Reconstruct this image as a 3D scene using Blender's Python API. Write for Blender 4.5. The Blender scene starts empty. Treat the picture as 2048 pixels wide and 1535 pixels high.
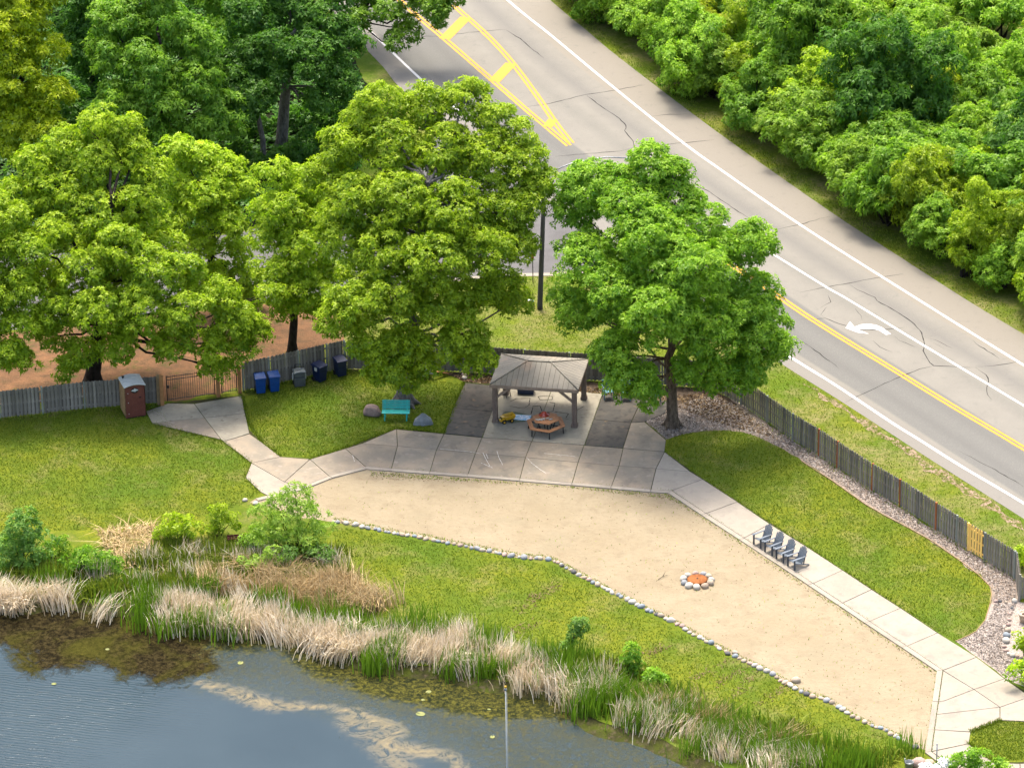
import bpy, math, random
import numpy as np
from mathutils import Vector, Matrix, geometry

# ------------------------------------------------------------------ camera, sky, sun, exposure
scene = bpy.context.scene
FPX = 9500.0                      # focal length in pixels of the 2048-wide photograph (long drone lens)
PITCH, ROLL, DIST = math.radians(27.0), math.radians(-1.0), 253.0
cam_data = bpy.data.cameras.new('camera')
cam_data.sensor_width = 36.0
cam_data.lens = FPX / 2048.0 * 36.0
cam_data.clip_start, cam_data.clip_end = 1.0, 3000.0
cam = bpy.data.objects.new('camera', cam_data)
scene.collection.objects.link(cam)
CAM_POS = Vector((0, -DIST * math.cos(PITCH), DIST * math.sin(PITCH)))
CAM_ROT = Matrix.Rotation(math.pi / 2 - PITCH, 3, 'X') @ Matrix.Rotation(ROLL, 3, 'Z')
cam.matrix_world = Matrix.Translation(CAM_POS) @ CAM_ROT.to_4x4()
scene.camera = cam

SUN_EL, SUN_AZ = math.radians(66), math.radians(102)      # azimuth measured from +X towards +Y: behind the trees
world = bpy.data.worlds.new('World')
scene.world = world
world.use_nodes = True
wn = world.node_tree
sky = wn.nodes.new('ShaderNodeTexSky')
sky.sky_type = 'NISHITA'
sky.sun_disc = False
sky.sun_elevation = SUN_EL
sky.sun_rotation = math.pi / 2 - SUN_AZ
sky.air_density, sky.dust_density, sky.ozone_density = 1.0, 6.0, 1.0
wn.links.new(sky.outputs[0], wn.nodes['Background'].inputs[0])
wn.nodes['Background'].inputs[1].default_value = 0.15
sun_data = bpy.data.lights.new('sun', 'SUN')
sun_data.energy, sun_data.angle, sun_data.color = 1.3, math.radians(14), (1.0, 0.96, 0.88)
sun = bpy.data.objects.new('sun', sun_data)
scene.collection.objects.link(sun)
sdir = Vector((math.cos(SUN_AZ) * math.cos(SUN_EL), math.sin(SUN_AZ) * math.cos(SUN_EL), math.sin(SUN_EL)))
sun.rotation_euler = sdir.to_track_quat('Z', 'Y').to_euler()
scene.view_settings.view_transform = 'Standard'
scene.view_settings.look = 'None'
scene.view_settings.gamma = 1.0
scene.view_settings.use_curve_mapping = False
scene.view_settings.exposure = 1.82
scene.cycles.max_bounces = 6
scene.cycles.diffuse_bounces = 4
scene.cycles.transparent_max_bounces = 6

# ------------------------------------------------------------------ helpers
RNG = np.random.default_rng(7)
random.seed(7)
_R = np.array(CAM_ROT)
_C = np.array(CAM_POS)

def ray(px, py):
    return _R @ np.array([(px - 1024.0) / FPX, -(py - 767.5) / FPX, -1.0])

def G(px, py, z=0.0):             # where the sight line through a photo pixel meets the level z
    d = ray(px, py)
    t = (z - _C[2]) / d[2]
    return Vector(_C + d * t)

def H(px, py, Y):                 # where it meets the upright plane at depth Y
    d = ray(px, py)
    t = (Y - _C[1]) / d[1]
    return Vector(_C + d * t)

def link(o, parent=None):
    scene.collection.objects.link(o)
    if parent is not None:
        o.parent = parent
    return o

def tag(o, label=None, cat=None, group=None, kind=None):
    if label: o['label'] = label
    if cat: o['category'] = cat
    if group: o['group'] = group
    if kind: o['kind'] = kind
    return o

def empty(name, loc, rz=0.0, label=None, cat=None, group=None):
    o = bpy.data.objects.new(name, None)
    o.empty_display_size = 0.2
    link(o)
    o.location = loc
    o.rotation_euler = (0, 0, rz)
    return tag(o, label, cat, group)

def np_mesh(name, verts, faces, mat=None, attrs=None, smooth=False):
    """verts (n,3); faces: (m,k) array with one k for all."""
    verts = np.asarray(verts, dtype=np.float32)
    faces = np.asarray(faces, dtype=np.int32)
    me = bpy.data.meshes.new(name)
    me.vertices.add(len(verts))
    me.vertices.foreach_set('co', verts.ravel())
    m, k = faces.shape
    me.loops.add(m * k)
    me.loops.foreach_set('vertex_index', faces.ravel())
    me.polygons.add(m)
    me.polygons.foreach_set('loop_start', np.arange(0, m * k, k, dtype=np.int32))
    if smooth:
        me.polygons.foreach_set('use_smooth', np.ones(m, dtype=bool))
    me.update(calc_edges=True)
    for nm, (dom, arr) in (attrs or {}).items():
        a = me.attributes.new(nm, 'FLOAT', dom)
        a.data.foreach_set('value', np.asarray(arr, dtype=np.float32))
    if mat: me.materials.append(mat)
    return me

class MB:
    """collects shapes, builds ONE mesh object"""
    def __init__(s): s.v, s.f, s.sm = [], [], []
    def add(s, vs, fs, smooth=False):
        b = len(s.v)
        s.v += [tuple(v) for v in vs]
        s.f += [tuple(i + b for i in f) for f in fs]
        s.sm += [smooth] * len(fs)
        return s
    def box(s, c, size, rot=None, top=(1, 1)):
        hx, hy, hz = size[0] / 2, size[1] / 2, size[2] / 2
        vs = [Vector((x * hx * (top[0] if z > 0 else 1), y * hy * (top[1] if z > 0 else 1), z * hz)) for z in (-1, 1) for x, y in ((-1, -1), (1, -1), (1, 1), (-1, 1))]
        if rot is not None: vs = [rot @ v for v in vs]
        vs = [v + Vector(c) for v in vs]
        return s.add(vs, [(3, 2, 1, 0), (4, 5, 6, 7), (0, 1, 5, 4), (1, 2, 6, 5), (2, 3, 7, 6), (3, 0, 4, 7)])
    def bar(s, p, q, w, h, up=(0, 0, 1)):
        p, q = Vector(p), Vector(q)
        d = (q - p)
        z = d.normalized()
        x = Vector(up).cross(z)
        if x.length < 1e-4: x = Vector((1, 0, 0)).cross(z)
        x.normalize(); y = z.cross(x)
        R = Matrix((x, y, z)).transposed()
        return s.box((p + q) / 2, (w, h, d.length), R)
    def tube(s, pts, rad, n=8, cap=True, smooth=True):
        pts = [Vector(p) for p in pts]
        rad = rad if hasattr(rad, '__len__') else [rad] * len(pts)
        vs, fs = [], []
        for i, p in enumerate(pts):
            d = (pts[min(i + 1, len(pts) - 1)] - pts[max(i - 1, 0)]).normalized()
            x = d.orthogonal() if i == 0 else (px_ - d * px_.dot(d))
            x.normalize(); px_ = x
            y = d.cross(x)
            for k in range(n):
                a = 2 * math.pi * k / n
                vs.append(p + (x * math.cos(a) + y * math.sin(a)) * rad[i])
        for i in range(len(pts) - 1):
            for k in range(n):
                fs.append((i * n + k, i * n + (k + 1) % n, (i + 1) * n + (k + 1) % n, (i + 1) * n + k))
        s.add(vs, fs, smooth)
        if cap:
            b = len(s.v) - len(vs)
            s.f += [tuple(b + k for k in reversed(range(n))), tuple(b + (len(pts) - 1) * n + k for k in range(n))]
            s.sm += [False, False]
        return s
    def prism(s, poly, z0, z1):
        n = len(poly)
        vs = [(p[0], p[1], z0) for p in poly] + [(p[0], p[1], z1) for p in poly]
        return s.add(vs, [tuple(reversed(range(n))), tuple(range(n, 2 * n))] + [(i, (i + 1) % n, n + (i + 1) % n, n + i) for i in range(n)])
    def lathe(s, prof, c=(0, 0, 0), n=16):
        vs, fs = [], []
        for r, z in prof:
            for k in range(n):
                a = 2 * math.pi * k / n
                vs.append((c[0] + r * math.cos(a), c[1] + r * math.sin(a), c[2] + z))
        for i in range(len(prof) - 1):
            for k in range(n):
                fs.append((i * n + k, i * n + (k + 1) % n, (i + 1) * n + (k + 1) % n, (i + 1) * n + k))
        s.add(vs, fs, True)
        b = len(s.v) - len(vs)
        s.f += [tuple(b + k for k in reversed(range(n))), tuple(b + (len(prof) - 1) * n + k for k in range(n))]
        s.sm += [False, False]
        return s
    def mesh(s, name, mat=None, bevel=0):
        me = bpy.data.meshes.new(name)
        me.from_pydata(s.v, [], s.f)
        me.polygons.foreach_set('use_smooth', s.sm)
        me.update()
        if mat: me.materials.append(mat)
        return me
    def build(s, name, mat, parent=None, bevel=0.0):
        o = bpy.data.objects.new(name, s.mesh(name, mat))
        link(o, parent)
        if bevel:
            b = o.modifiers.new('bevel', 'BEVEL'); b.width = bevel; b.segments = 2; b.limit_method = 'ANGLE'
        return o

def copy_tree(o, parent=None):
    c = o.copy(); scene.collection.objects.link(c)
    if parent is not None:
        c.parent = parent
    for ch in list(o.children):
        copy_tree(ch, c)
    return c

def resample(pts, step):
    pts = [Vector(p) for p in pts]
    out = [pts[0]]
    for a, b in zip(pts, pts[1:]):
        n = max(1, int((b - a).length / step))
        out += [a.lerp(b, (i + 1) / n) for i in range(n)]
    return out

def smooth_line(pts, n=6):        # Catmull-Rom
    P = [Vector(p) for p in pts]
    P = [P[0] * 2 - P[1]] + P + [P[-1] * 2 - P[-2]]
    out = []
    for i in range(1, len(P) - 2):
        p0, p1, p2, p3 = P[i - 1:i + 3]
        for k in range(n):
            t = k / n
            out.append(0.5 * ((2 * p1) + (p2 - p0) * t + (2 * p0 - 5 * p1 + 4 * p2 - p3) * t * t + (3 * p1 - p0 - 3 * p2 + p3) * t ** 3))
    out.append(P[-2])
    return out

def sheet(name, poly, z, mat, jitter=0.0, step=0.5, parent=None):
    """flat surface from an outline (world xy), with an uneven edge"""
    pts = resample([Vector((p[0], p[1], 0)) for p in list(poly) + [poly[0]]], step)[:-1]
    if jitter:
        r = np.random.default_rng(len(poly) * 31 + int(abs(poly[0][0]) * 10))
        n = len(pts)
        w = r.normal(size=(n, 2)) * jitter
        w = (w + np.roll(w, 1, 0) + r.normal(size=(n, 2)) * jitter * .5) / 1.6
        pts = [p + Vector((w[i][0], w[i][1], 0)) for i, p in enumerate(pts)]
    tris = geometry.tessellate_polygon([pts])
    vs = [(p.x, p.y, z) for p in pts]
    fs = []
    for t in tris:
        a, b, c = (Vector(vs[i]) for i in t)
        fs.append(t if (b - a).cross(c - a).z > 0 else (t[0], t[2], t[1]))
    me = bpy.data.meshes.new(name); me.from_pydata(vs, [], fs); me.materials.append(mat)
    return link(bpy.data.objects.new(name, me), parent)

def GP(pts, z=0.0): return [G(x, y, z) for x, y in pts]

def inside(P, poly):              # P (n,2)
    poly = np.array([(p[0], p[1]) for p in poly]); x, y = P[:, 0], P[:, 1]
    r = np.zeros(len(P), bool); j = len(poly) - 1
    for i in range(len(poly)):
        xi, yi = poly[i]; xj, yj = poly[j]
        c = ((yi > y) != (yj > y)) & (x < (xj - xi) * (y - yi) / (yj - yi + 1e-12) + xi)
        r ^= c; j = i
    return r

def sample_poly(poly, n, rng):
    A = np.array([(p[0], p[1]) for p in poly]); lo, hi = A.min(0), A.max(0); out = []
    tot = 0
    while tot < n:
        P = rng.uniform(lo, hi, size=(n * 2, 2)); P = P[inside(P, poly)]
        out.append(P); tot += len(P)
        if len(P) == 0: break
    return np.concatenate(out)[:n]

# ------------------------------------------------------------------ materials
def kc(c, k=.70): return tuple(x * k for x in c)       # one scale for all surface colours
def nodes_of(name):
    m = bpy.data.materials.new(name); m.use_nodes = True
    nt = m.node_tree
    return m, nt, nt.nodes['Principled BSDF']

def noise(nt, scale, detail=5, rough=.6, vec=None, dist=0.0):
    n = nt.nodes.new('ShaderNodeTexNoise'); n.inputs['Scale'].default_value = scale
    n.inputs['Detail'].default_value = detail; n.inputs['Roughness'].default_value = rough; n.inputs['Distortion'].default_value = dist
    if vec is not None: nt.links.new(vec, n.inputs['Vector'])
    return n.outputs['Fac']

def ramp(nt, fac, lo, hi, a=(0, 0, 0), b=(1, 1, 1)):
    r = nt.nodes.new('ShaderNodeValToRGB')
    r.color_ramp.elements[0].position, r.color_ramp.elements[1].position = lo, hi
    r.color_ramp.elements[0].color = (*a, 1); r.color_ramp.elements[1].color = (*b, 1)
    nt.links.new(fac, r.inputs[0])
    return r.outputs[0]

def mix(nt, fac, a, b, mode='MIX'):
    m = nt.nodes.new('ShaderNodeMix'); m.data_type = 'RGBA'; m.blend_type = mode
    for sock, v in ((m.inputs[0], fac), (m.inputs[6], a), (m.inputs[7], b)):
        if isinstance(v, (int, float)): sock.default_value = v
        elif isinstance(v, tuple): sock.default_value = (*v, 1)
        else: nt.links.new(v, sock)
    return m.outputs[2]

def math_n(nt, op, a, b=None, clamp=False):
    m = nt.nodes.new('ShaderNodeMath'); m.operation = op; m.use_clamp = clamp
    for sock, v in ((m.inputs[0], a), (m.inputs[1], b)):
        if v is None: continue
        if isinstance(v, (int, float)): sock.default_value = v
        else: nt.links.new(v, sock)
    return m.outputs[0]

def coords(nt, scale=(1, 1, 1), rot=0.0):
    t = nt.nodes.new('ShaderNodeTexCoord'); m = nt.nodes.new('ShaderNodeMapping')
    m.inputs['Scale'].default_value = scale; m.inputs['Rotation'].default_value = (0, 0, rot)
    nt.links.new(t.outputs['Object'], m.inputs[0])
    return m.outputs[0]

def attr(nt, name):
    a = nt.nodes.new('ShaderNodeAttribute'); a.attribute_name = name
    return a.outputs['Fac']

def bump(nt, bsdf, h, strength=.3, dist=.02):
    b = nt.nodes.new('ShaderNodeBump'); b.inputs['Strength'].default_value = strength; b.inputs['Distance'].default_value = dist
    nt.links.new(h, b.inputs['Height']); nt.links.new(b.outputs[0], bsdf.inputs['Normal'])

def surf(name, layers, rough=.8, bumps=None, spec=.3, metal=0.0, rnd=0.0, vec_scale=(1, 1, 1), world_space=False):
    """layers: first a base colour, then (colour, noise scale, lo, hi[, detail])"""
    if rough >= .8: spec = min(spec, .05)            # dull, dusty surfaces
    m, nt, b = nodes_of(name)
    v = nt.nodes.new('ShaderNodeNewGeometry').outputs['Position'] if world_space else coords(nt, vec_scale)
    col = kc(layers[0])
    for L in layers[1:]:
        col = mix(nt, ramp(nt, noise(nt, L[1], L[4] if len(L) > 4 else 5, .6, v), L[2], L[3]), col, kc(L[0]))
    if rnd:
        oi = nt.nodes.new('ShaderNodeObjectInfo')
        k = math_n(nt, 'ADD', math_n(nt, 'MULTIPLY', oi.outputs['Random'], 2 * rnd), 1 - rnd)
        g = nt.nodes.new('ShaderNodeCombineColor')
        for i in range(3): nt.links.new(k, g.inputs[i])
        col = mix(nt, 1.0, col, g.outputs[0], 'MULTIPLY')
    if isinstance(col, tuple): b.inputs['Base Color'].default_value = (*col, 1)
    else: nt.links.new(col, b.inputs['Base Color'])
    b.inputs['Roughness'].default_value = rough; b.inputs['Metallic'].default_value = metal
    b.inputs['Specular IOR Level'].default_value = spec
    if bumps: bump(nt, b, noise(nt, bumps[0], 6, .65, v), bumps[1], bumps[2] if len(bumps) > 2 else .02)
    return m

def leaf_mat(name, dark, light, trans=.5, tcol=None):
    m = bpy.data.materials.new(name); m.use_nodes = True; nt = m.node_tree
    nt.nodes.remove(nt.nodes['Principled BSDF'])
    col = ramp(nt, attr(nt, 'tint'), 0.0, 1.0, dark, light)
    oi = nt.nodes.new('ShaderNodeObjectInfo')
    hs = nt.nodes.new('ShaderNodeHueSaturation')
    nt.links.new(math_n(nt, 'ADD', math_n(nt, 'MULTIPLY', oi.outputs['Random'], .3), .85), hs.inputs['Value'])
    nt.links.new(col, hs.inputs['Color']); col = hs.outputs[0]
    d = nt.nodes.new('ShaderNodeBsdfDiffuse'); t = nt.nodes.new('ShaderNodeBsdfTranslucent'); s = nt.nodes.new('ShaderNodeMixShader')
    g = nt.nodes.new('ShaderNodeBsdfGlossy'); g.inputs['Roughness'].default_value = .45; g.inputs[0].default_value = (1, 1, 1, 1)
    s2 = nt.nodes.new('ShaderNodeMixShader'); s2.inputs[0].default_value = .012
    nt.links.new(col, d.inputs[0])
    nt.links.new(mix(nt, 1.0, col, tcol or (1.0, 1.12, .55), 'MULTIPLY'), t.inputs[0])
    s.inputs[0].default_value = trans
    nt.links.new(d.outputs[0], s.inputs[1]); nt.links.new(t.outputs[0], s.inputs[2])
    nt.links.new(s.outputs[0], s2.inputs[1]); nt.links.new(g.outputs[0], s2.inputs[2])
    nt.links.new(s2.outputs[0], nt.nodes['Material Output'].inputs[0])
    return m

def grass_mat(name, lush, yellow, dry, dryness=.5):
    lush, yellow, dry = kc(lush), kc(yellow), kc(dry)
    m, nt, b = nodes_of(name)
    v = coords(nt)
    v2 = coords(nt, (1, 1, 1), .6)
    c = mix(nt, ramp(nt, noise(nt, .16, 3, .5, v), .38, .62), lush, yellow)
    c = mix(nt, ramp(nt, noise(nt, .7, 6, .7, v2), .45, .75), c, tuple(x * .78 for x in lush))
    c = mix(nt, ramp(nt, noise(nt, .45, 6, .7, v2), .62 - .25 * dryness, .85 - .2 * dryness), c, dry)
    c = mix(nt, ramp(nt, noise(nt, 5.5, 6, .75, v), .42, .70), c, tuple(x * .80 for x in lush))
    c = mix(nt, ramp(nt, noise(nt, 3.2, 6, .8, v2), .56, .8), c, tuple(x * 1.35 for x in yellow))
    nt.links.new(c, b.inputs['Base Color']); b.inputs['Roughness'].default_value = .9; b.inputs['Specular IOR Level'].default_value = .03
    bump(nt, b, noise(nt, 7, 8, .75, v), .55, .05)
    return m

M = {}
M['lawn'] = grass_mat('lawn_grass', (.092, .152, .016), (.195, .208, .018), (.27, .22, .09), .45)
M['verge'] = grass_mat('verge_grass', (.100, .158, .014), (.190, .205, .022), (.29, .235, .11), .75)
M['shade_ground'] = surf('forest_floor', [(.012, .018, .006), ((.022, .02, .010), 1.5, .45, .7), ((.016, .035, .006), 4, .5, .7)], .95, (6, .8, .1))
M['sand'] = surf('sand', [(.308, .250, .158), ((.348, .288, .188), .35, .35, .65), ((.265, .208, .133), 1.3, .5, .75, 8), ((.27, .21, .13), 5, .55, .78, 8), ((.40, .325, .225), 22, .55, .8), ((.20, .17, .08), 13, .66, .80, 8), ((.285, .24, .155), .22, .55, .75)], .95, (3.2, .8, .09), .1)
M['concrete'] = surf('concrete', [(.378, .334, .262), ((.330, .288, .226), .9, .4, .7), ((.295, .252, .21), 2.6, .52, .78, 8), ((.43, .375, .305), 9, .55, .8), ((.25, .22, .185), .45, .60, .80)], .9, (60, .15, .01), .2, rnd=.06, world_space=True)
M['concrete_pink'] = surf('stained_concrete', [(.340, .280, .203), ((.265, .232, .178), .8, .40, .6), ((.165, .148, .122), 1.1, .52, .74, 8), ((.40, .335, .26), 2.2, .55, .75), ((.195, .172, .14), 6, .58, .8, 8)], .9, (60, .15, .01), .2, rnd=.08, world_space=True)
M['concrete_dark'] = surf('moss_shade_concrete', [(.105, .098, .085), ((.155, .135, .108), .9, .45, .7), ((.07, .068, .06), 2.5, .5, .7), ((.25, .18, .11), 1.3, .62, .74)], .9, (60, .15, .01), .2, rnd=.1, world_space=True)  # moss stain; right-hand slabs also carry the tree's shadow in this colour
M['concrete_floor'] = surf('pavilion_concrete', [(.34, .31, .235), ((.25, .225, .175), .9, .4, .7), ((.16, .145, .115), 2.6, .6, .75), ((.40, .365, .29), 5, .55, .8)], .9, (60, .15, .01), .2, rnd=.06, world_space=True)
M['joint'] = surf('joint_soil', [(.05, .05, .02), ((.06, .085, .012), 2.5, .45, .6), ((.10, .08, .05), 6, .55, .7)], .95)
M['dirt'] = surf('bare_dirt', [(.175, .095, .05), ((.27, .14, .07), .5, .45, .7), ((.11, .072, .04), 1.7, .45, .70, 7), ((.06, .085, .02), .9, .55, .70, 7), ((.25, .16, .09), 9, .55, .8)], .95, (7, .6, .06), .1)
M['soil'] = surf('leaf_litter_soil', [(.10, .075, .055), ((.16, .12, .085), 3, .45, .65), ((.05, .04, .03), 9, .5, .7)], .95, (10, .8, .06), .1)
M['gravel'] = surf('gravel', [(.31, .245, .19), ((.41, .335, .27), 9, .45, .6), ((.19, .145, .115), 14, .5, .62), ((.48, .41, .34), 20, .6, .7), ((.12, .13, .035), 1.2, .58, .74)], .9, (14, 1.0, .06), .2)
M['gravel_pale'] = surf('pale_gravel', [(.40, .33, .27), ((.52, .45, .38), 11, .45, .6), ((.22, .17, .14), 15, .52, .62), ((.16, .16, .06), 1.5, .64, .76)], .9, (16, 1.0, .06), .2)
M['white_paint'] = surf('white_road_paint', [(.70, .68, .64), ((.54, .51, .47), 6, .55, .75), ((.34, .32, .29), 16, .62, .74)], .7, None, .3)
M['yellow_paint'] = surf('yellow_road_paint', [(.62, .285, .014), ((.52, .26, .03), 5, .58, .75), ((.42, .32, .18), 14, .62, .74)], .7, None, .3)
M['crack'] = surf('crack_filler', [(.035, .032, .03), ((.07, .062, .055), 8, .5, .7)], .8)
M['street'] = surf('side_street_asphalt', [(.15, .145, .14), ((.12, .115, .11), .8, .4, .65), ((.19, .18, .17), 20, .55, .7)], .9, (90, .2, .01), .2)
M['wood_grey'] = surf('weathered_wood', [(.30, .27, .22), ((.21, .19, .155), 3, .4, .65), ((.40, .355, .29), 12, .5, .75)], .85, (25, .3, .01), .2, rnd=.32, vec_scale=(4, 4, .6))
M['wood_dark'] = surf('dark_weathered_wood', [(.29, .265, .22), ((.20, .185, .155), 3, .4, .65), ((.38, .34, .28), 12, .5, .75)], .85, (25, .3, .01), .2, rnd=.3, vec_scale=(4, 4, .6))
M['post_green'] = surf('treated_post', [(.32, .335, .285), ((.25, .265, .22), 4, .4, .7)], .85, None, .2, rnd=.15)
M['post_red'] = surf('stained_post', [(.42, .15, .06), ((.32, .11, .045), 4, .4, .7)], .8, None, .2, rnd=.15)
M['post_tan'] = surf('cedar_post', [(.46, .235, .095), ((.36, .18, .075), 4, .4, .7)], .8, None, .2, rnd=.1)
M['post_pale'] = surf('pale_wood', [(.42, .30, .16), ((.34, .23, .12), 4, .4, .7)], .8, None, .2)
M['wood_new'] = surf('new_lumber', [(1.25, .80, .22), ((1.1, .66, .16), 5, .4, .7)], .75, None, .3, rnd=.08, vec_scale=(4, 4, .6))
M['rail_end'] = surf('lit_rail_wood', [(.33, .25, .19), ((.24, .19, .15), 5, .4, .7)], .85, rnd=.15)  # light catching the rails between boards, put into their colour
M['iron'] = surf('black_iron', [(.018, .018, .018), ((.03, .025, .02), 8, .5, .7)], .5, None, .4)
M['bark'] = surf('bark', [(.20, .15, .105), ((.10, .075, .055), 7, .42, .6), ((.29, .225, .165), 16, .55, .7)], .95, (12, 1.0, .05), .1, vec_scale=(1, 1, .35))
M['bark_grey'] = surf('grey_bark', [(.24, .215, .19), ((.13, .115, .10), 7, .42, .6), ((.33, .30, .265), 16, .55, .7)], .95, (12, 1.0, .05), .1, vec_scale=(1, 1, .35))
M['bark_dark'] = surf('dark_bark', [(.055, .045, .038), ((.03, .025, .02), 7, .42, .6)], .95, (12, 1.0, .05), .1, vec_scale=(1, 1, .35))
M['leaf_ash'] = leaf_mat('ash_leaves', (0.13, 0.26, 0.01), (0.50, 0.63, 0.03))
M['leaf_ash_deep'] = leaf_mat('ash_leaves_deep', (0.085, 0.215, 0.016), (0.325, 0.5, 0.034))
M['leaf_yellow'] = leaf_mat('yellow_green_leaves', (0.135, 0.225, 0.006), (0.5, 0.56, 0.016))
M['leaf_mid'] = leaf_mat('mid_green_leaves', (0.06, 0.18, 0.012), (0.25, 0.415, 0.03))
M['leaf_dark'] = leaf_mat('dark_green_leaves', (0.03, 0.112, 0.012), (0.125, 0.265, 0.025))
M['leaf_sumac'] = leaf_mat('sumac_leaves', (0.095, 0.215, 0.014), (0.33, 0.485, 0.038))
M['leaf_lime'] = leaf_mat('lime_leaves', (0.125, 0.235, 0.008), (0.44, 0.55, 0.022))
M['leaf_willow'] = leaf_mat('willow_leaves', (0.13, 0.23, 0.025), (0.33, 0.46, 0.065))
M['leaf_blue'] = leaf_mat('blue_green_leaves', (0.085, 0.195, 0.032), (0.23, 0.38, 0.07))
M['blade_green'] = leaf_mat('green_blades', (0.042, 0.105, 0.008), (0.15, 0.245, 0.02), .3)
M['blade_grass'] = leaf_mat('grass_blades', (0.09, 0.14, 0.01), (0.155, 0.188, 0.014), .3)
M['blade_dry'] = leaf_mat('dry_reed_blades', (0.42, 0.33, 0.2), (0.86, 0.77, 0.6), .25, (1, .95, .85))
M['blade_tan'] = leaf_mat('tan_grass_blades', (0.3, 0.2, 0.08), (0.58, 0.45, 0.24), .25, (1, .95, .85))
M['petal'] = leaf_mat('white_petals', (.60, .60, .55), (.85, .85, .82), .2, (1, 1, 1))
M['litter'] = leaf_mat('dry_leaf_litter', (0.08, 0.04, 0.016), (0.31, 0.22, 0.115), .1, (1, .9, .8))
M['weed'] = leaf_mat('weed_leaves', (0.07, 0.125, 0.01), (0.24, 0.28, 0.03), .3)
M['pebble'] = leaf_mat('pebbles', (0.11, 0.085, 0.065), (0.52, 0.45, 0.38), .0, (1, 1, 1))
# ------------------------------------------------------------------ the setting: ground, water, road, paving
def structure(o): o['kind'] = 'structure'; return o
def stuff(o): o['kind'] = 'stuff'; return o

WATER_Z = -0.30
SHORE = [(-900, 1205), (-300, 1205), (0, 1196), (60, 1202), (130, 1190), (200, 1205), (270, 1206), (310, 1228), (400, 1248), (480, 1250), (560, 1252), (640, 1282),
         (700, 1306), (760, 1318), (830, 1328), (900, 1330), (960, 1352), (1050, 1368), (1130, 1378), (1195, 1440), (1280, 1462), (1350, 1490), (1440, 1530), (1600, 1600), (1900, 1760), (2500, 2100)]
shore = smooth_line(GP(SHORE), 4)
ground_poly = [Vector((p.x, p.y, 0)) for p in shore] + [Vector((420, -160, 0)), Vector((420, 500, 0)), Vector((-420, 500, 0)), Vector((-420, shore[0].y, 0))]
structure(sheet('ground', ground_poly, 0.0, M['lawn'], .05, .8))
bank = MB()                                     # the bank drops under the water
sp = resample(shore, .6)
nrm = []
for i, p in enumerate(sp):
    d = (sp[min(i + 1, len(sp) - 1)] - sp[max(i - 1, 0)]).normalized()
    nrm.append(Vector((d.y, -d.x, 0)))
rows = []
for k, (off, z) in enumerate(((-.4, .003), (0.12, -.04), (.5, -.2), (1.1, -.42), (3.5, -1.2))):
    rows.append([p + n * (-off if n.y > 0 else off) + Vector((0, 0, z + (random.uniform(-.04, .04) if 0 < k < 4 else 0))) for p, n in zip(sp, nrm)])
n = len(sp)
bank.add([v for r in rows for v in r], [(k * n + i, (k + 1) * n + i, (k + 1) * n + i + 1, k * n + i + 1) for k in range(4) for i in range(n - 1)], True)
M['mud'] = surf('muddy_bank', [(.05, .048, .018), ((.07, .085, .012), 1.4, .4, .6), ((.11, .085, .05), 4, .5, .7)], .9, (9, .8, .06))
structure(bank.build('bank', M['mud']))

# pond: one sheet, with the floating weed, scum and wind ripple given per vertex
def seg_dist(P, line):
    best = np.full(len(P), 1e9)
    for a, b in zip(line, line[1:]):
        a, b = np.array(a[:2]), np.array(b[:2]); ab = b - a
        t = np.clip(((P - a) @ ab) / (ab @ ab), 0, 1)
        best = np.minimum(best, np.hypot(*(P - a - t[:, None] * ab).T))
    return best
cell = .35
c0, c1 = G(-150, 1150, WATER_Z), G(1750, 1640, WATER_Z)
xs = np.arange(c0.x - 4, c1.x + 4, cell); ys = np.arange(c1.y - 14, c0.y + 6, cell)
XX, YY = np.meshgrid(xs, ys); PP = np.stack([XX.ravel(), YY.ravel()], 1)
def soft(poly, w):
    pl = [tuple(G(x, y, WATER_Z)[:2]) for x, y in poly]
    d = seg_dist(PP, pl + [pl[0]])
    return np.clip(np.where(inside(PP, pl), .5 + d / w, .5 - d / w), 0, 1)
mat_brown = soft([(-80, 1205), (280, 1205), (330, 1245), (480, 1268), (420, 1290), (430, 1345), (320, 1368), (250, 1350), (190, 1325), (130, 1345), (60, 1342), (40, 1300), (-80, 1270)], 4.0)
mat_green = np.maximum(soft([(270, 1240), (480, 1262), (600, 1270), (700, 1320), (690, 1370), (620, 1350), (560, 1300), (430, 1300), (410, 1350), (330, 1330)], 2.2),
                       soft([(680, 1290), (900, 1340), (1120, 1380), (1160, 1440), (1000, 1440), (880, 1420), (780, 1400), (700, 1380), (660, 1340)], 2.0))
weedy = soft([(400, 1290), (700, 1310), (1130, 1380), (1300, 1470), (1480, 1560), (1400, 1640), (960, 1600), (940, 1520), (760, 1440), (640, 1400), (420, 1360)], 3.5)
scum_line = smooth_line([G(x, y, WATER_Z) for x, y in ((395, 1362), (470, 1385), (540, 1408), (620, 1412), (700, 1420), (745, 1440), (790, 1462), (770, 1485), (840, 1502), (905, 1512), (925, 1545))], 5)
scum = np.clip(1.15 - seg_dist(PP, scum_line) / (.42 + .2 * np.sin(PP[:, 0] * .9)), 0, 1)
scum2 = np.clip(1 - seg_dist(PP, smooth_line([G(x, y, WATER_Z) for x, y in ((700, 1440), (760, 1490), (800, 1530), (830, 1560))], 5)) / .9, 0, 1)
ripple = soft([(-200, 1300), (380, 1350), (360, 1430), (200, 1520), (120, 1640), (-200, 1700)], 5.0)
nx, ny = len(xs), len(ys)
ii = np.arange((nx) * (ny)).reshape(ny, nx)
F = np.stack([ii[:-1, :-1].ravel(), ii[:-1, 1:].ravel(), ii[1:, 1:].ravel(), ii[1:, :-1].ravel()], 1)
m, nt, b = nodes_of('pond_water'); M['water'] = m
v = coords(nt)
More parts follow.
